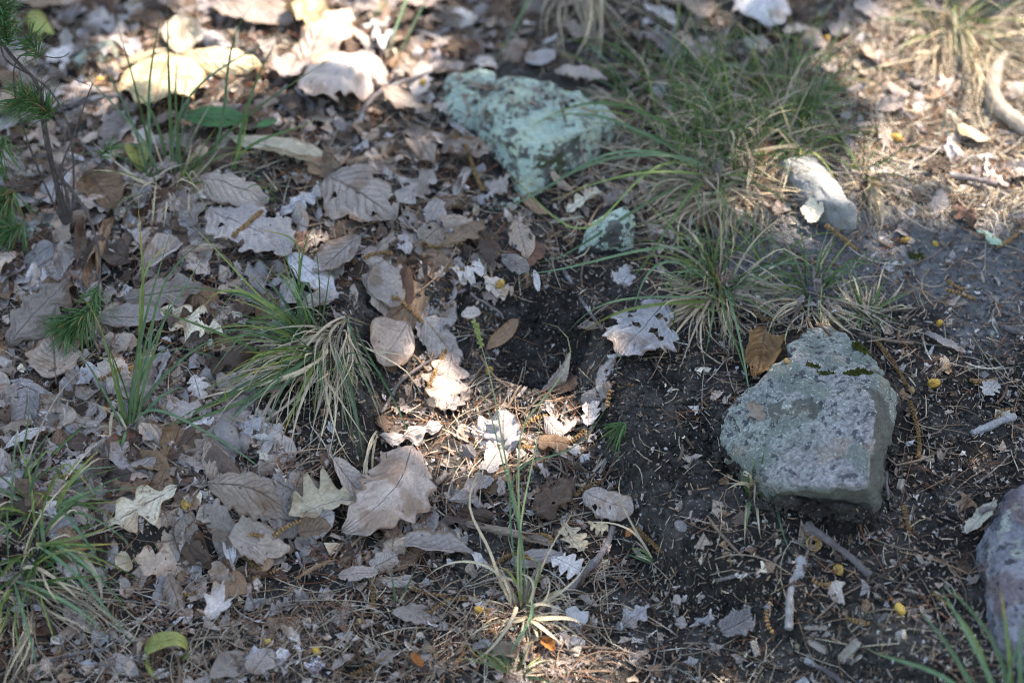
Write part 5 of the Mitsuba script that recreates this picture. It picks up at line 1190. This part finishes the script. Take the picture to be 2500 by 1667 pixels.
chip((2262, 1378), (2274, 1358), 14, 'second grey wood chip above the branching white splinter')
chip((2322, 752), (2362, 735), 16, 'whitish wood chip on the bare soil above the long grey leaf')
chip((2395, 665), (2402, 690), 10, 'small white chip in the grey soil')
chip((1480, 1120), (1440, 1160), 9, 'tan splinter on the basin floor')
chip((1850, 1600), (1838, 1565), 18, 'dark bark chip left of the cream wood chip')
chip((2075, 1620), (2105, 1600), 10, 'thin tan splinter beside the grey-tan chunk')
chip((2196, 1195), (2202, 1170), 18, 'grey bark chip right of the large grey rock')

# ------------------------------------------------------------------ catkins
rc = np.random.default_rng(91)
ico = trimesh.creation.icosahedron(); IV, IF = unit(A(ico.vertices)), A(ico.faces)
CAT = [[(1022, 1522), (1060, 1490), (1095, 1470), (1160, 1462)], [(1189, 1493), (1195, 1525), (1211, 1555)], [(909, 1435), (912, 1475), (916, 1515)], [(1003, 1438), (1040, 1452), (1085, 1457)], [(1207, 1384), (1250, 1358), (1290, 1366)],
       [(1407, 1210), (1440, 1190), (1469, 1177)], [(1549, 1290), (1580, 1318), (1610, 1348)], [(1091, 852), (1065, 906), (1040, 968)], [(1243, 1088), (1272, 1095), (1316, 1102), (1381, 1088), (1425, 1055)], [(1334, 1019), (1283, 1041), (1265, 1070), (1294, 1095), (1330, 1106)],
       [(1490, 960), (1485, 975), (1483, 995)], [(1510, 948), (1525, 942), (1545, 946)], [(2017, 554), (2050, 580), (2090, 614)], [(2137, 837), (2177, 885), (2210, 943)], [(2221, 986), (2243, 1077), (2240, 1120)], [(2370, 932), (2400, 936), (2430, 931)], [(2315, 690), (2330, 702), (2356, 712)],
       [(2310, 712), (2345, 722), (2378, 733)], [(2435, 604), (2465, 590), (2500, 555)], [(589, 1322), (603, 1366), (647, 1399)], [(589, 1420), (630, 1412), (676, 1395)], [(669, 1311), (700, 1290), (734, 1275)], [(556, 1311), (600, 1308), (640, 1311)], [(420, 1440), (445, 1455), (480, 1452)],
       [(1080, 717), (1100, 712), (1123, 706)], [(1078, 724), (1085, 745), (1102, 754)], [(1033, 597), (1054, 608), (1127, 597)], [(1098, 655), (1125, 662), (1156, 655)], [(891, 634), (920, 622), (956, 623)], [(1113, 320), (1140, 336), (1167, 356)], [(1574, 247), (1555, 275), (1549, 316)],
       [(1100, 370), (1120, 340), (1150, 400), (1180, 470)], [(120, 1190), (150, 1168), (185, 1172)], [(375, 1120), (400, 1095), (430, 1080)], [(2205, 1240), (2215, 1280), (2222, 1310)], [(1985, 1420), (2010, 1432), (2040, 1425)], [(1880, 1475), (1870, 1510), (1884, 1545)], [(2068, 1510), (2090, 1520), (2120, 1525)],
       [(860, 1650), (900, 1632), (945, 1612)], [(130, 1590), (160, 1600), (190, 1598)], [(345, 880), (320, 905), (240, 935)], [(640, 520), (610, 545), (570, 580)], [(1840, 760), (1870, 785), (1905, 775)], [(1725, 640), (1752, 690), (1768, 760)], [(960, 730), (985, 745), (1040, 800)], [(1275, 1320), (1330, 1310), (1345, 1325)], [(2430, 1040), (2440, 1010), (2470, 1005)]]
for pts in CAT:
    a = A(pts, float)
    P = spline(at(a[:, 0], a[:, 1], 0, LS_), 200)
    P[:, 2] = gaussian_filter(np.maximum(look_up(LS_, P[:, 0], P[:, 1]), P[:, 2]), 8) + .0026
    L = np.linalg.norm(np.diff(P, axis=0), axis=1).sum()
    n = max(int(L / .0031), 4)
    idx = np.linspace(0, 199, n).astype(int)
    t = unit(np.gradient(P, axis=0))[idx]
    e1 = unit(np.cross(t, [0, 0, 1.0])); e2 = np.cross(e1, t)
    vs, fs = [], []
    for i in range(n):
        for m in range(5):
            th = m * 2 * np.pi / 5 + i * 0.9 + rc.uniform(-.3, .3)
            o = P[idx[i]] + (e1[i] * math.cos(th) + e2[i] * math.sin(th)) * rc.uniform(.0013, .0019) + t[i] * rc.uniform(-.0006, .0006)
            fs.append(IF + 12 * len(vs)); vs.append(o + IV * rc.uniform(.0012, .0017) * A([1, 1, 1]))
    v, f, u = tube(P[::8], .0006, 5, 1, 0)
    fs = [x + len(v) for x in fs]
    V = np.vstack([v] + vs); F = np.vstack([f] + fs)
    uv = np.stack([np.full(len(V), rc.integers(900) + .5), np.full(len(V), .5)], 1)
    k = put('catkin', (V, F), 'catkin_skin', None, True, uv)
    shape = 'long' if L > .05 else 'short'
    bent = 'bent' if np.linalg.norm(P[-1] - P[0]) < .93 * L else 'straight'
    later(k, f'{shape} {bent} brown beaded catkin', 'catkin', float(a[:, 0].mean()), float(a[:, 1].mean()), 'catkin', 'brown oak catkins on the ground')

# ------------------------------------------------------------------ seeds
SEEDS = [(1211, 622, 21, 0, 'small round yellow seed above its larger neighbour at the picture centre'), (1220, 694, 30, 0, 'larger yellow seed resting on a shredded white leaf'), (1194, 906, 27, 0, 'yellow seed in the sun spot behind the sedge stalk'), (1366, 1084, 20, 0, 'yellow seed half hidden inside the curled catkins'),
         (2210, 586, 28, 0, 'grooved yellow seed, larger of the pair on bare grey soil'), (2284, 595, 19, 0, 'smaller yellow seed of the pair on bare grey soil'), (2292, 790, 24, 0, 'grooved yellow seed above the long lilac leaf'), (2281, 935, 33, 0, 'pale yellow pointed seed, largest one right of the large rock'), (2226, 953, 21, 1, 'brownish shrivelled seed next to the catkin right of the large rock'),
         (1921, 882, 18, 1, 'brownish half seed resting on the left notch of the large rock'), (454, 1228, 33, 0, 'yellow seed with a dark tip between the cream leaf and long stalk'), (652, 1566, 24, 0, 'oval yellow seed at the bottom left, alone on dark soil'), (772, 1589, 26, 0, 'yellow seed with a dark hole above the silver foil scrap'),
         (984, 1414, 24, 0, 'yellow seed leaning at the two-bladed sprout'), (1169, 1488, 24, 0, 'flat yellow seed left of the sedge roots'), (878, 1518, 22, 1, 'brown curved seed husk below the pinkish broad leaf'), (2048, 1391, 28, 0, 'yellow seed with a grey flaw under the straight dark stick'), (2197, 1486, 30, 0, 'clean yellow seed above the thin twig at the lower right'),
         (253, 1003, 26, 0, 'yellow seed beside the grey twig left of the upright grass'), (2188, 336, 34, 0, 'blurred yellow seed lying on yellow-green moss'), (1033, 200, 22, 0, 'blurred yellow seed under the curved stick'), (2020, 95, 22, 0, 'blurred yellow seed at the top right of the picture'), (1755, 420, 16, 0, 'blurred yellow seed deep in the grass bed'), (2025, 380, 15, 1, 'small brown seed near the oblong rock'), (245, 195, 26, 0, 'blurred yellow-brown seed left of the magnolia leaf')]
for j, (px, py, w, tone, lab) in enumerate(SEEDS):
    rr = np.random.default_rng(300 + j)
    r = w / 2166 / 2 * rr.uniform(.92, 1.06)
    c = at1(px, py, r * .55, LT)
    th, ph = np.meshgrid(np.linspace(0, np.pi, 16), np.linspace(0, 2 * np.pi, 25)[:-1], indexing='ij')
    prof = np.sin(th) ** .85 * (1 - .20 * np.cos(th))
    groove = 1 - .13 * np.exp(-((np.cos(ph - .6) - 1) / .03) ** 2) - .05 * np.abs(np.sin(1.5 * ph))
    v = np.stack([r * .74 * prof * groove * np.cos(ph), r * .70 * prof * groove * np.sin(ph), r * 1.0 * np.cos(th) + r * .14 * (th < .2)], -1).reshape(-1, 3)
    v *= 1 + .06 * (meshkit.fbm(v * 300 + j, 2)[:, None] - .5)
    d = unit(rr.normal(size=3) * A([1, 1, .4])); s = unit(np.cross(d, [0.1, .2, 1.0])); n_ = np.cross(s, d)
    v = v[:, :1] * s + v[:, 1:2] * n_ + v[:, 2:] * d + c
    m = 24
    i, q = np.meshgrid(np.arange(15), np.arange(m), indexing='ij')
    qd = np.stack([i * m + q, (i + 1) * m + q, (i + 1) * m + (q + 1) % m, i * m + (q + 1) % m], -1).reshape(-1, 4)
    k = numbered('seed')
    tag(k, lab, 'seed', 'yellow seeds scattered on the ground')
    scene[k + '__body'] = ply((v, np.vstack([qd[:, [0, 1, 2]], qd[:, [0, 2, 3]]])), 'seed_skin', smooth=True, uv=np.tile([j + .5, tone + .5], (len(v), 1)))
    tv, tf, tu = tube(np.stack([c + d * r * .95, c + d * r * 1.22]), A([r * .16, r * .09]), 7, j, 0)
    scene[k + '__tip'] = ply((tv, tf), 'bark', smooth=True, uv=tu)
k = numbered('seed_cup'); tag(k, 'brown open ring-shaped seed cup beside the straight dark stick', 'seed cup')
c = at1(1988, 1326, .004, LS_)
th, ph = np.meshgrid(np.linspace(.35, 1.5, 8), np.linspace(0, 2 * np.pi, 21)[:-1], indexing='ij')
rr_ = np.concatenate([.0085 * np.sin(th), .0068 * np.sin(th[::-1])]); zz = np.concatenate([-.0085 * np.cos(th), -.0066 * np.cos(th[::-1])])
pp = np.concatenate([ph, ph])
v = np.stack([rr_ * np.cos(pp), zz, rr_ * np.sin(pp)], -1).reshape(-1, 3) * A([1, -1, 1]); v = v @ trimesh.transformations.rotation_matrix(-.7, [1, 0, 0])[:3, :3].T + c
i, q = np.meshgrid(np.arange(15), np.arange(20), indexing='ij')
qd = np.stack([i * 20 + q, (i + 1) * 20 + q, (i + 1) * 20 + (q + 1) % 20, i * 20 + (q + 1) % 20], -1).reshape(-1, 4)
scene[k] = ply((v, np.vstack([qd[:, [0, 1, 2]], qd[:, [0, 2, 3]]])), 'seed_skin', smooth=True, uv=np.tile([77.5, 1.5], (len(v), 1)))
# crumpled foil
rf = np.random.default_rng(8)
P, F, uv = leaf_local(.024, .8, 'scrap', rf, dict(kx=.8, ky=-.6, crumple=.30, ripple=.3), 19, 24)
V = lay(P, at1(745, 1645), -1.0, .1, .1, .001)
V += rf.normal(0, .0008, V.shape)
put('foil_scrap', (V, F), 'silver_foil', None, False, None, 'crumpled scrap of silver foil at the bottom edge', 'foil')
# grey lichen tuft, fallen lichen flakes
for j, (px, py, s, lab) in enumerate([(1215, 512, 46, 'fallen flake of pale mint lichen below the ridged rock'), (1260, 500, 26, 'smaller fallen lichen flake beside the ridged rock'), (122, 580, 40, 'frilly grey-green lichen tuft on the dark mossy stone'), (1250, 1540, 14, 'tiny mint lichen crumb under the sedge')]):
    rr = np.random.default_rng(600 + j)
    parts = []
    for q in range(9):
        L = s / 2166 * rr.uniform(.4, .6)
        P, F, uv = leaf_local(L, rr.uniform(.6, .9), 'oak', rr, dict(kx=rr.uniform(-1, 1), ky=rr.uniform(-1, 1), crumple=.2, ripple=.2), 7, 10)
        Vv = lay(P, at1(px, py), rr.uniform(0, 6.28), rr.normal(0, .4), rr.uniform(.2, .9), .002, False)
        if j == 2: Vv[:, 2] += .018
        parts.append((Vv, F, uv))
    v, f, u = join(parts)
    put('lichen', (v, f), 'lichen_stone', None, True, u, lab, 'lichen')

# ------------------------------------------------------------------ what nobody could count: broken leaves, needles, splinters, crumbs
rs = np.random.default_rng(123)
STRAW = shapely.Polygon([(2060, 20), (2600, -60), (2600, 520), (2250, 540), (2110, 480), (2040, 240)])

def scatter(n, dense, mid, bare, margin=330, rock=0, pow_=1.0):
    out = []
    while sum(map(len, out)) < n:
        px, py = rs.uniform(-margin, 2500 + margin, 4 * n), rs.uniform(-margin, 1667 + margin * .7, 4 * n)
        w = weight(px, py, 1 if dense == 'straw' else dense, mid, bare) * (0.35 + 1.3 * meshkit.fbm(np.stack([px / 160, py / 160, px * 0], -1), 3, 77)) * np.where(on_rock(px, py, 6), rock, 1)
        if dense == 'straw':
            w = inside(STRAW, px, py) * 1.0 * ~on_rock(px, py, 6)
        ok = rs.uniform(size=len(px)) < w
        out.append(np.stack([px[ok], py[ok]], 1))
    q = np.vstack(out)[:n]
    p = at(q[:, 0], q[:, 1], 0, TS)
    return p

# whole leaves of the lower layer
parts = []
HXY = A([((r[0] + r[2]) / 2, (r[1] + r[3]) / 2, math.hypot(r[0] - r[2], r[1] - r[3])) for r in HERO])
for j, p in enumerate(scatter(1650, 1.0, .08, .003)):
    qx, qy = unflat(*p)
    if (np.hypot(HXY[:, 0] - qx, HXY[:, 1] - qy) < .36 * HXY[:, 2] + 18).any():
        continue
    L = rs.uniform(.022, .066)
    kind = str(rs.choice(['oval', 'oak', 'toothed', 'broad', 'scrap'], p=[.14, .24, .12, .10, .40]))
    P, F, uv = leaf_local(L, rs.uniform(.45, .8), kind, rs, FORMS[str(rs.choice(['flat', 'cupped', 'arched', 'crumpled', 'curled']))](rs), 9, 16)
    V = lay(P, p - [0, L / 2, 0], rs.uniform(0, 6.28), rs.normal(0, .25), rs.normal(0, .2), .0)
    leaf_no[0] += 1
    parts.append((V, F, uv + [leaf_no[0], int(rs.choice([0, 1, 2, 3, 4, 10, 11], p=[.21, .22, .08, .10, .22, .12, .05]))]))
v, f, u = join(parts)
put('leaf_litter', (v, f), 'leaf_skin', None, True, u, 'lower layer of grey-brown dead leaves matted under the others', 'leaf litter', kind='stuff')

def flakes(n, size, dense, mid, bare, tones, name, label, tilt=.5):
    p = scatter(n, dense, mid, bare)
    k = 9
    L = rs.uniform(*size, n) * rs.uniform(.5, 1, n)
    ang = np.sort(rs.uniform(0, 2 * np.pi, (n, k)), 1)
    rad = L[:, None] / 2 * rs.uniform(.35, 1.1, (n, k))
    asp = rs.uniform(.4, 1, n)[:, None]
    x, y = rad * np.cos(ang), rad * np.sin(ang) * asp
    bend = rs.normal(0, .8, (n, 1)) / L[:, None]
    z = bend * x * x + rs.normal(0, .05, (n, k)) * L[:, None]
    x, y, z = (np.hstack([np.zeros((n, 1)), a]) for a in (x, y, z))
    yaw, r1, r2 = rs.uniform(0, 6.28, (n, 1)), rs.normal(0, tilt, (n, 1)), rs.normal(0, tilt, (n, 1))
    y, z = y * np.cos(r1) - z * np.sin(r1), y * np.sin(r1) + z * np.cos(r1)
    x, z = x * np.cos(r2) + z * np.sin(r2), -x * np.sin(r2) + z * np.cos(r2)
    x, y = x * np.cos(yaw) - y * np.sin(yaw), x * np.sin(yaw) + y * np.cos(yaw)
    X, Y = p[:, :1] + x, p[:, 1:2] + y
    g = look_up(TS, X, Y)
    flat_ = np.ptp(g, axis=1) < .4 * L + .003
    X, Y, z, g, ang, n = X[flat_], Y[flat_], z[flat_], g[flat_], ang[flat_], int(flat_.sum())
    Zv = g + z - np.percentile(z, 20, 1)[:, None] + rs.uniform(.0004, .004, (n, 1))
    V = np.stack([X, Y, Zv], -1).reshape(-1, 3)
    i = np.arange(k)
    F = np.stack([np.zeros(k, int), 1 + i, 1 + (i + 1) % k], 1)
    F = (F[None] + (np.arange(n) * (k + 1))[:, None, None]).reshape(-1, 3)
    t = rs.choice(tones[0], size=n, p=tones[1])
    ids = 5000 + np.arange(n)
    U = np.stack([(ids[:, None] + .5 + .3 * np.hstack([np.zeros((n, 1)), np.cos(ang)])).ravel(), (t[:, None] + .5 + .3 * np.hstack([np.zeros((n, 1)), np.sin(ang)])).ravel()], 1)
    put(name, (V, F), 'leaf_skin', None, False, U, label, 'leaf litter', kind='stuff')
flakes(6500, (.008, .034), 1.0, .65, .16, ([0, 1, 2, 3, 4, 10, 11, 5], [.21, .21, .18, .08, .13, .12, .03, .04]), 'leaf_fragments', 'broken scraps of dead leaves scattered over the ground')
flakes(16000, (.003, .012), 1.0, 1.0, .85, ([0, 1, 2, 3, 4, 10, 5, 9], [.22, .24, .19, .11, .07, .11, .05, .01]), 'leaf_crumbs', 'tiny crumbs of dead leaf mixed into the soil')

def rods(n, length, radius, tones, dense, mid, bare, name, label, bend=.12, k=4, lift=(.0006, .006), ball=.15, sides=3):
    p = scatter(n, dense, mid, bare)
    L = rs.uniform(*length, n) * np.sqrt(rs.uniform(.2, 1, n))
    a = rs.uniform(0, 2 * np.pi, n)
    s = np.linspace(-.5, .5, k)
    d = np.stack([np.cos(a), np.sin(a)], 1); nn = np.stack([-d[:, 1], d[:, 0]], 1)
    b = rs.normal(0, bend, n)
    xy = p[:, None, :2] + d[:, None] * (L[:, None] * s)[..., None] + nn[:, None] * (b[:, None] * L[:, None] * (s * s * 2)[None])[..., None]
    g = look_up(TS, xy[..., 0], xy[..., 1])
    flat_ = np.ptp(g, axis=1) < .012 + .25 * L
    p, L, a, s, d, nn, b, xy, g, n = p[flat_], L[flat_], a[flat_], s, d[flat_], nn[flat_], b[flat_], xy[flat_], g[flat_], int(flat_.sum())
    z = np.maximum(g + .0006, (g.mean(1) + 0)[:, None] * .6 + g * .4) + rs.uniform(*lift, (n, 1)) + rs.normal(0, ball, (n, 1)) * L[:, None] * s * .8
    z = np.maximum(z, g + .0003)
    P = np.concatenate([xy, z[..., None]], -1)
    r = rs.uniform(*radius, n)[:, None] * A([.8] + [1] * (k - 2) + [.5])[None]
    t = rs.choice(tones[0], size=n, p=tones[1])
    v, f, u = many_tubes(P, r, t, 0, sides)
    put(name, (v, f), 'litter_skin', None, True, u, label, name.replace('_', ' '), kind='stuff')
rods(4600, (.025, .085), (.00035, .00062), ([0, 1, 6, 3, 2], [.30, .28, .12, .15, .15]), .9, .5, .16, 'pine_needle_litter', 'fallen rusty brown pine needles strewn over leaves and soil', .16, 5)
rods(3200, (.03, .12), (.0004, .0009), ([2, 1, 3, 5], [.4, .3, .2, .1]), .5, 1.0, .22, 'dry_grass_litter', 'loose straw-coloured dead grass stems on the ground', .3, 6, ball=.1)
rods(17000, (.003, .015), (.0003, .0012), ([2, 1, 3, 5, 4], [.18, .22, .28, .09, .23]), .35, .9, 1.0, 'wood_splinters', 'tiny straw-coloured splinters and stem bits on the bare soil', .04, 3, ball=.3)
rods(900, (.03, .11), (.0004, .0010), ([2, 5, 1], [.5, .3, .2]), 'straw', 1, 1, 'straw_mat', 'mat of pale dead grass in the sun at the upper right', .3, 6, ball=.1)
rods(1700, (.006, .022), (.0004, .0012), ([2, 5, 1, 3], [.4, .3, .2, .1]), 'straw', 1, 1, 'straw_bits', 'pale chopped straw bits on the sunlit ground at the upper right', .1, 3)
rods(500, (.02, .09), (.0008, .0020), ([3, 4, 1], [.5, .35, .15]), 1.0, .9, .30, 'twig_litter', 'small dark broken twigs among the leaves', .12, 6, sides=5)
# soil crumbs and grit
def crumbs(n, size, dense, mid, bare, name, label, mat):
    p = scatter(n, dense, mid, bare)
    r = size[0] + (size[1] - size[0]) * rs.uniform(0, 1, n) ** 3
    S = r[:, None, None] * rs.uniform(.6, 1.25, (n, 12, 1)) * IV[None]
    V = (p[:, None] + [0, 0, .0] + S * A([1, 1, .75]) + (r * .3)[:, None, None] * A([0, 0, 1.0])).reshape(-1, 3)
    F = (IF[None] + (np.arange(n) * 12)[:, None, None]).reshape(-1, 3)
    put(name, (V, F), mat, None, True, None, label, name.replace('_', ' '), kind='stuff')
crumbs(24000, (.0007, .0042), .2, .6, 1.0, 'soil_crumbs', 'loose crumbs of dark soil over the bare ground', 'soil')
crumbs(420, (.0009, .0032), .2, .5, 1.0, 'grit', 'pale grit grains on the bare soil', 'pale_stone')

# clods heaved up round the burrow and along the eroded bank
pc = []
for px, py, rx, ry, n in [(1250, 880, 40, 40, 90), (1330, 925, 60, 30, 120), (1370, 800, 60, 40, 110), (1290, 800, 40, 25, 60), (1560, 1010, 50, 90, 150), (1620, 1150, 50, 70, 130), (1720, 1080, 60, 90, 110), (930, 800, 50, 50, 70), (900, 900, 30, 60, 60), (1480, 1100, 40, 60, 60), (1700, 960, 70, 50, 60), (1900, 1228, 60, 14, 60), (2000, 1246, 60, 12, 60), (2100, 1262, 50, 10, 50), (2172, 1150, 14, 70, 50), (1800, 1130, 30, 30, 60), (1755, 1060, 14, 40, 40), (1540, 930, 40, 50, 80), (1500, 1000, 30, 60, 90), (1420, 720, 60, 30, 80), (1100, 720, 80, 20, 70)]:
    pc.append(np.stack([rs.normal(px, rx * .6, n), rs.normal(py, ry * .6, n)], 1))
pc = np.vstack(pc)
pc = pc[(np.hypot((pc[:, 0] - 1303) / 26, (pc[:, 1] - 858) / 22) > 1) & ~on_rock(pc[:, 0], pc[:, 1])]
p = at(pc[:, 0], pc[:, 1], 0, TS)
ic = trimesh.creation.icosphere(subdivisions=2)
n = len(p)
r = .0014 + .0048 * rs.uniform(0, 1, n) ** 3
W_ = A(ic.vertices)[None] * (1 + 1.7 * (meshkit.fbm(A(ic.vertices)[None] * 1.7 + 40 * np.arange(n)[:, None, None], 2, 3) - .5))[..., None]
V = (p[:, None] + W_ * (r[:, None, None] * A([1, 1, .8])) + (r * .25)[:, None, None] * A([0, 0, 1.0])).reshape(-1, 3)
F = (A(ic.faces)[None] + (np.arange(n) * len(ic.vertices))[:, None, None]).reshape(-1, 3)
put('soil_clods', (V, F), 'soil', None, False, None, 'dark clods of loose soil round the burrow and on the eroded bank', 'soil clods', kind='stuff')

# ------------------------------------------------------------------ the tree overhead, out of the picture: its crown shades the ground, its gaps let sun spots through
ro = np.random.default_rng(17)
LIGHT = [(430, 200, 230, 130, 1.0), (760, 120, 190, 130, 1.0), (960, 110, 120, 90, .8), (830, 230, 110, 70, .8), (450, 90, 110, 60, .7), (90, 80, 60, 50, .6), (300, 40, 200, 50, .45),
         (2290, 180, 200, 190, 1.0), (2440, 330, 190, 220, 1.0), (2220, 400, 130, 120, .8), (2340, 470, 140, 90, .8), (2080, 150, 70, 60, .5), (1950, 500, 130, 70, 1.0), (1800, 480, 80, 60, .6), (2060, 530, 60, 60, .8),
         (1120, 935, 85, 72, 1.0), (1340, 920, 105, 68, .95), (1230, 955, 70, 55, .8), (1310, 1520, 95, 85, .9), (1440, 1610, 120, 75, .8), (1480, 530, 50, 40, .5), (900, 380, 90, 60, .35), (1280, 1440, 40, 90, .6), (1060, 200, 80, 60, .5)]
LG_, LR, LS = A([flat(a, b) for a, b, *_ in LIGHT]), A([(c / 2166, d / 2166 / .70) for _, _, c, d, _ in LIGHT]), A([e for *_, e in LIGHT])
N = 8800
gxy = np.stack([ro.uniform(-1.15, 1.25, N), ro.uniform(-.95, 1.45, N)], 1)
s = ro.uniform(3.0, 4.6, N)
size = ro.uniform(.07, .13, N)
q = (gxy[:, None] - LG_[None]) / (LR[None] + .04)
m = ((q ** 2).sum(-1) < 1) & (ro.uniform(size=(N, 1)) < LS[None])
keep = ~m.any(1)
gxy, s, size = gxy[keep], s[keep], size[keep]
C = np.concatenate([gxy, np.zeros((len(s), 1))], 1) + s[:, None] * SUN
lv, lf = [], []
outline = [(-.5, 0), (-.3, .22), (-.12, .14), (.02, .30), (.18, .17), (.32, .22), (.5, 0), (.32, -.22), (.18, -.17), (.02, -.30), (-.12, -.14), (-.3, -.22)]
O = A([(x, y, .25 * y * y - .3 * x * x) for x, y in outline] + [(0, 0, 0)])
for i, (c, w) in enumerate(zip(C, size)):
    d = unit(ro.normal(size=3) * A([1, 1, .35])); nrm = unit(np.cross(d, ro.normal(size=3)) + A([0, 0, 1.4])); e = unit(np.cross(nrm, d)); d = np.cross(e, nrm)
    lv.append(c + w * (O[:, :1] * d + O[:, 1:2] * e + O[:, 2:] * nrm))
    lf.append(A([[12, j, (j + 1) % 12] for j in range(12)]) + 13 * i)
k = numbered('oak_tree')
tag(k, 'oak tree beside the scene whose leafy crown dapples the ground with shade', 'tree')
put('crown', (np.vstack(lv), np.vstack(lf)), 'crown_leaf', k, False, None, kind='stuff')
root = A([3.5, -0.2, 0.0]); root[2] = float(height(A([3.5]), A([-0.2]))[0])
v, f, u = tube(spline([root - [0, 0, .3], root + [0, 0, 1.5], root + [-.15, -.1, 3.4], root + [-.1, 0, 6.5]], 30), np.linspace(.20, .10, 30), 18, 3, 0, .15, 2)
put('trunk', (v, f), 'bark', k, True, u)
for e in [(1.2, 1.0, 3.2), (1.9, .4, 3.0), (1.7, 1.8, 3.6), (2.6, 1.2, 3.4)]:
    v, f, u = tube(spline([root + [-.12, -.08, 2.3], (root + [-.12, -.08, 2.5]) * .5 + A(e) * .5 + [0, 0, .12], A(e)], 20), np.linspace(.030, .010, 20), 9, 4, 0, .2, 5)
    put('limb', (v, f), 'bark', k, True, u)

# the wood all round, out of the picture: it keeps the low sky off the ground
rw = np.random.default_rng(29)
tv, tf, tn = [], [], 0
fv, ff, fn_ = [], [], 0
for j in range(36):
    a = j / 36 * 2 * np.pi + rw.uniform(-.05, .05); r = rw.uniform(8.0, 12.0)
    b = A([r * math.cos(a), r * math.sin(a), -.3]); hgt = rw.uniform(6.8, 8.6)
    v, f, u = tube(spline([b, b + [rw.normal(0, .2), rw.normal(0, .2), hgt * .5], b + [rw.normal(0, .3), rw.normal(0, .3), hgt]], 8), np.linspace(.16, .03, 8), 7)
    tv.append(v); tf.append(f + tn); tn += len(v)
    m = 340
    q = rw.normal(size=(m, 3)) * A([.75, .75, hgt * .24]) + b + A([0, 0, hgt * .58]); q[:, 2] = np.clip(q[:, 2], .3, hgt)
    d = unit(rw.normal(size=(m, 3))); e = unit(np.cross(d, rw.normal(size=(m, 3)))); w = rw.uniform(.14, .30, (m, 1))
    P = np.stack([q - d * w, q + e * w * .55, q + d * w, q - e * w * .55], 1).reshape(-1, 3)
    i = 4 * np.arange(m)[:, None]
    fv.append(P); ff.append(np.vstack([i + [0, 1, 2], i + [0, 2, 3]]) + fn_); fn_ += len(P)
tag('forest', 'surrounding wood of trunks and leafy crowns beyond the picture', None, None, 'stuff')
scene['forest__trunks'] = ply((np.vstack(tv), np.vstack(tf)), 'crown_leaf', smooth=True)
scene['forest__foliage'] = ply((np.vstack(fv), np.vstack(ff)), 'crown_leaf', smooth=False)

place_words()
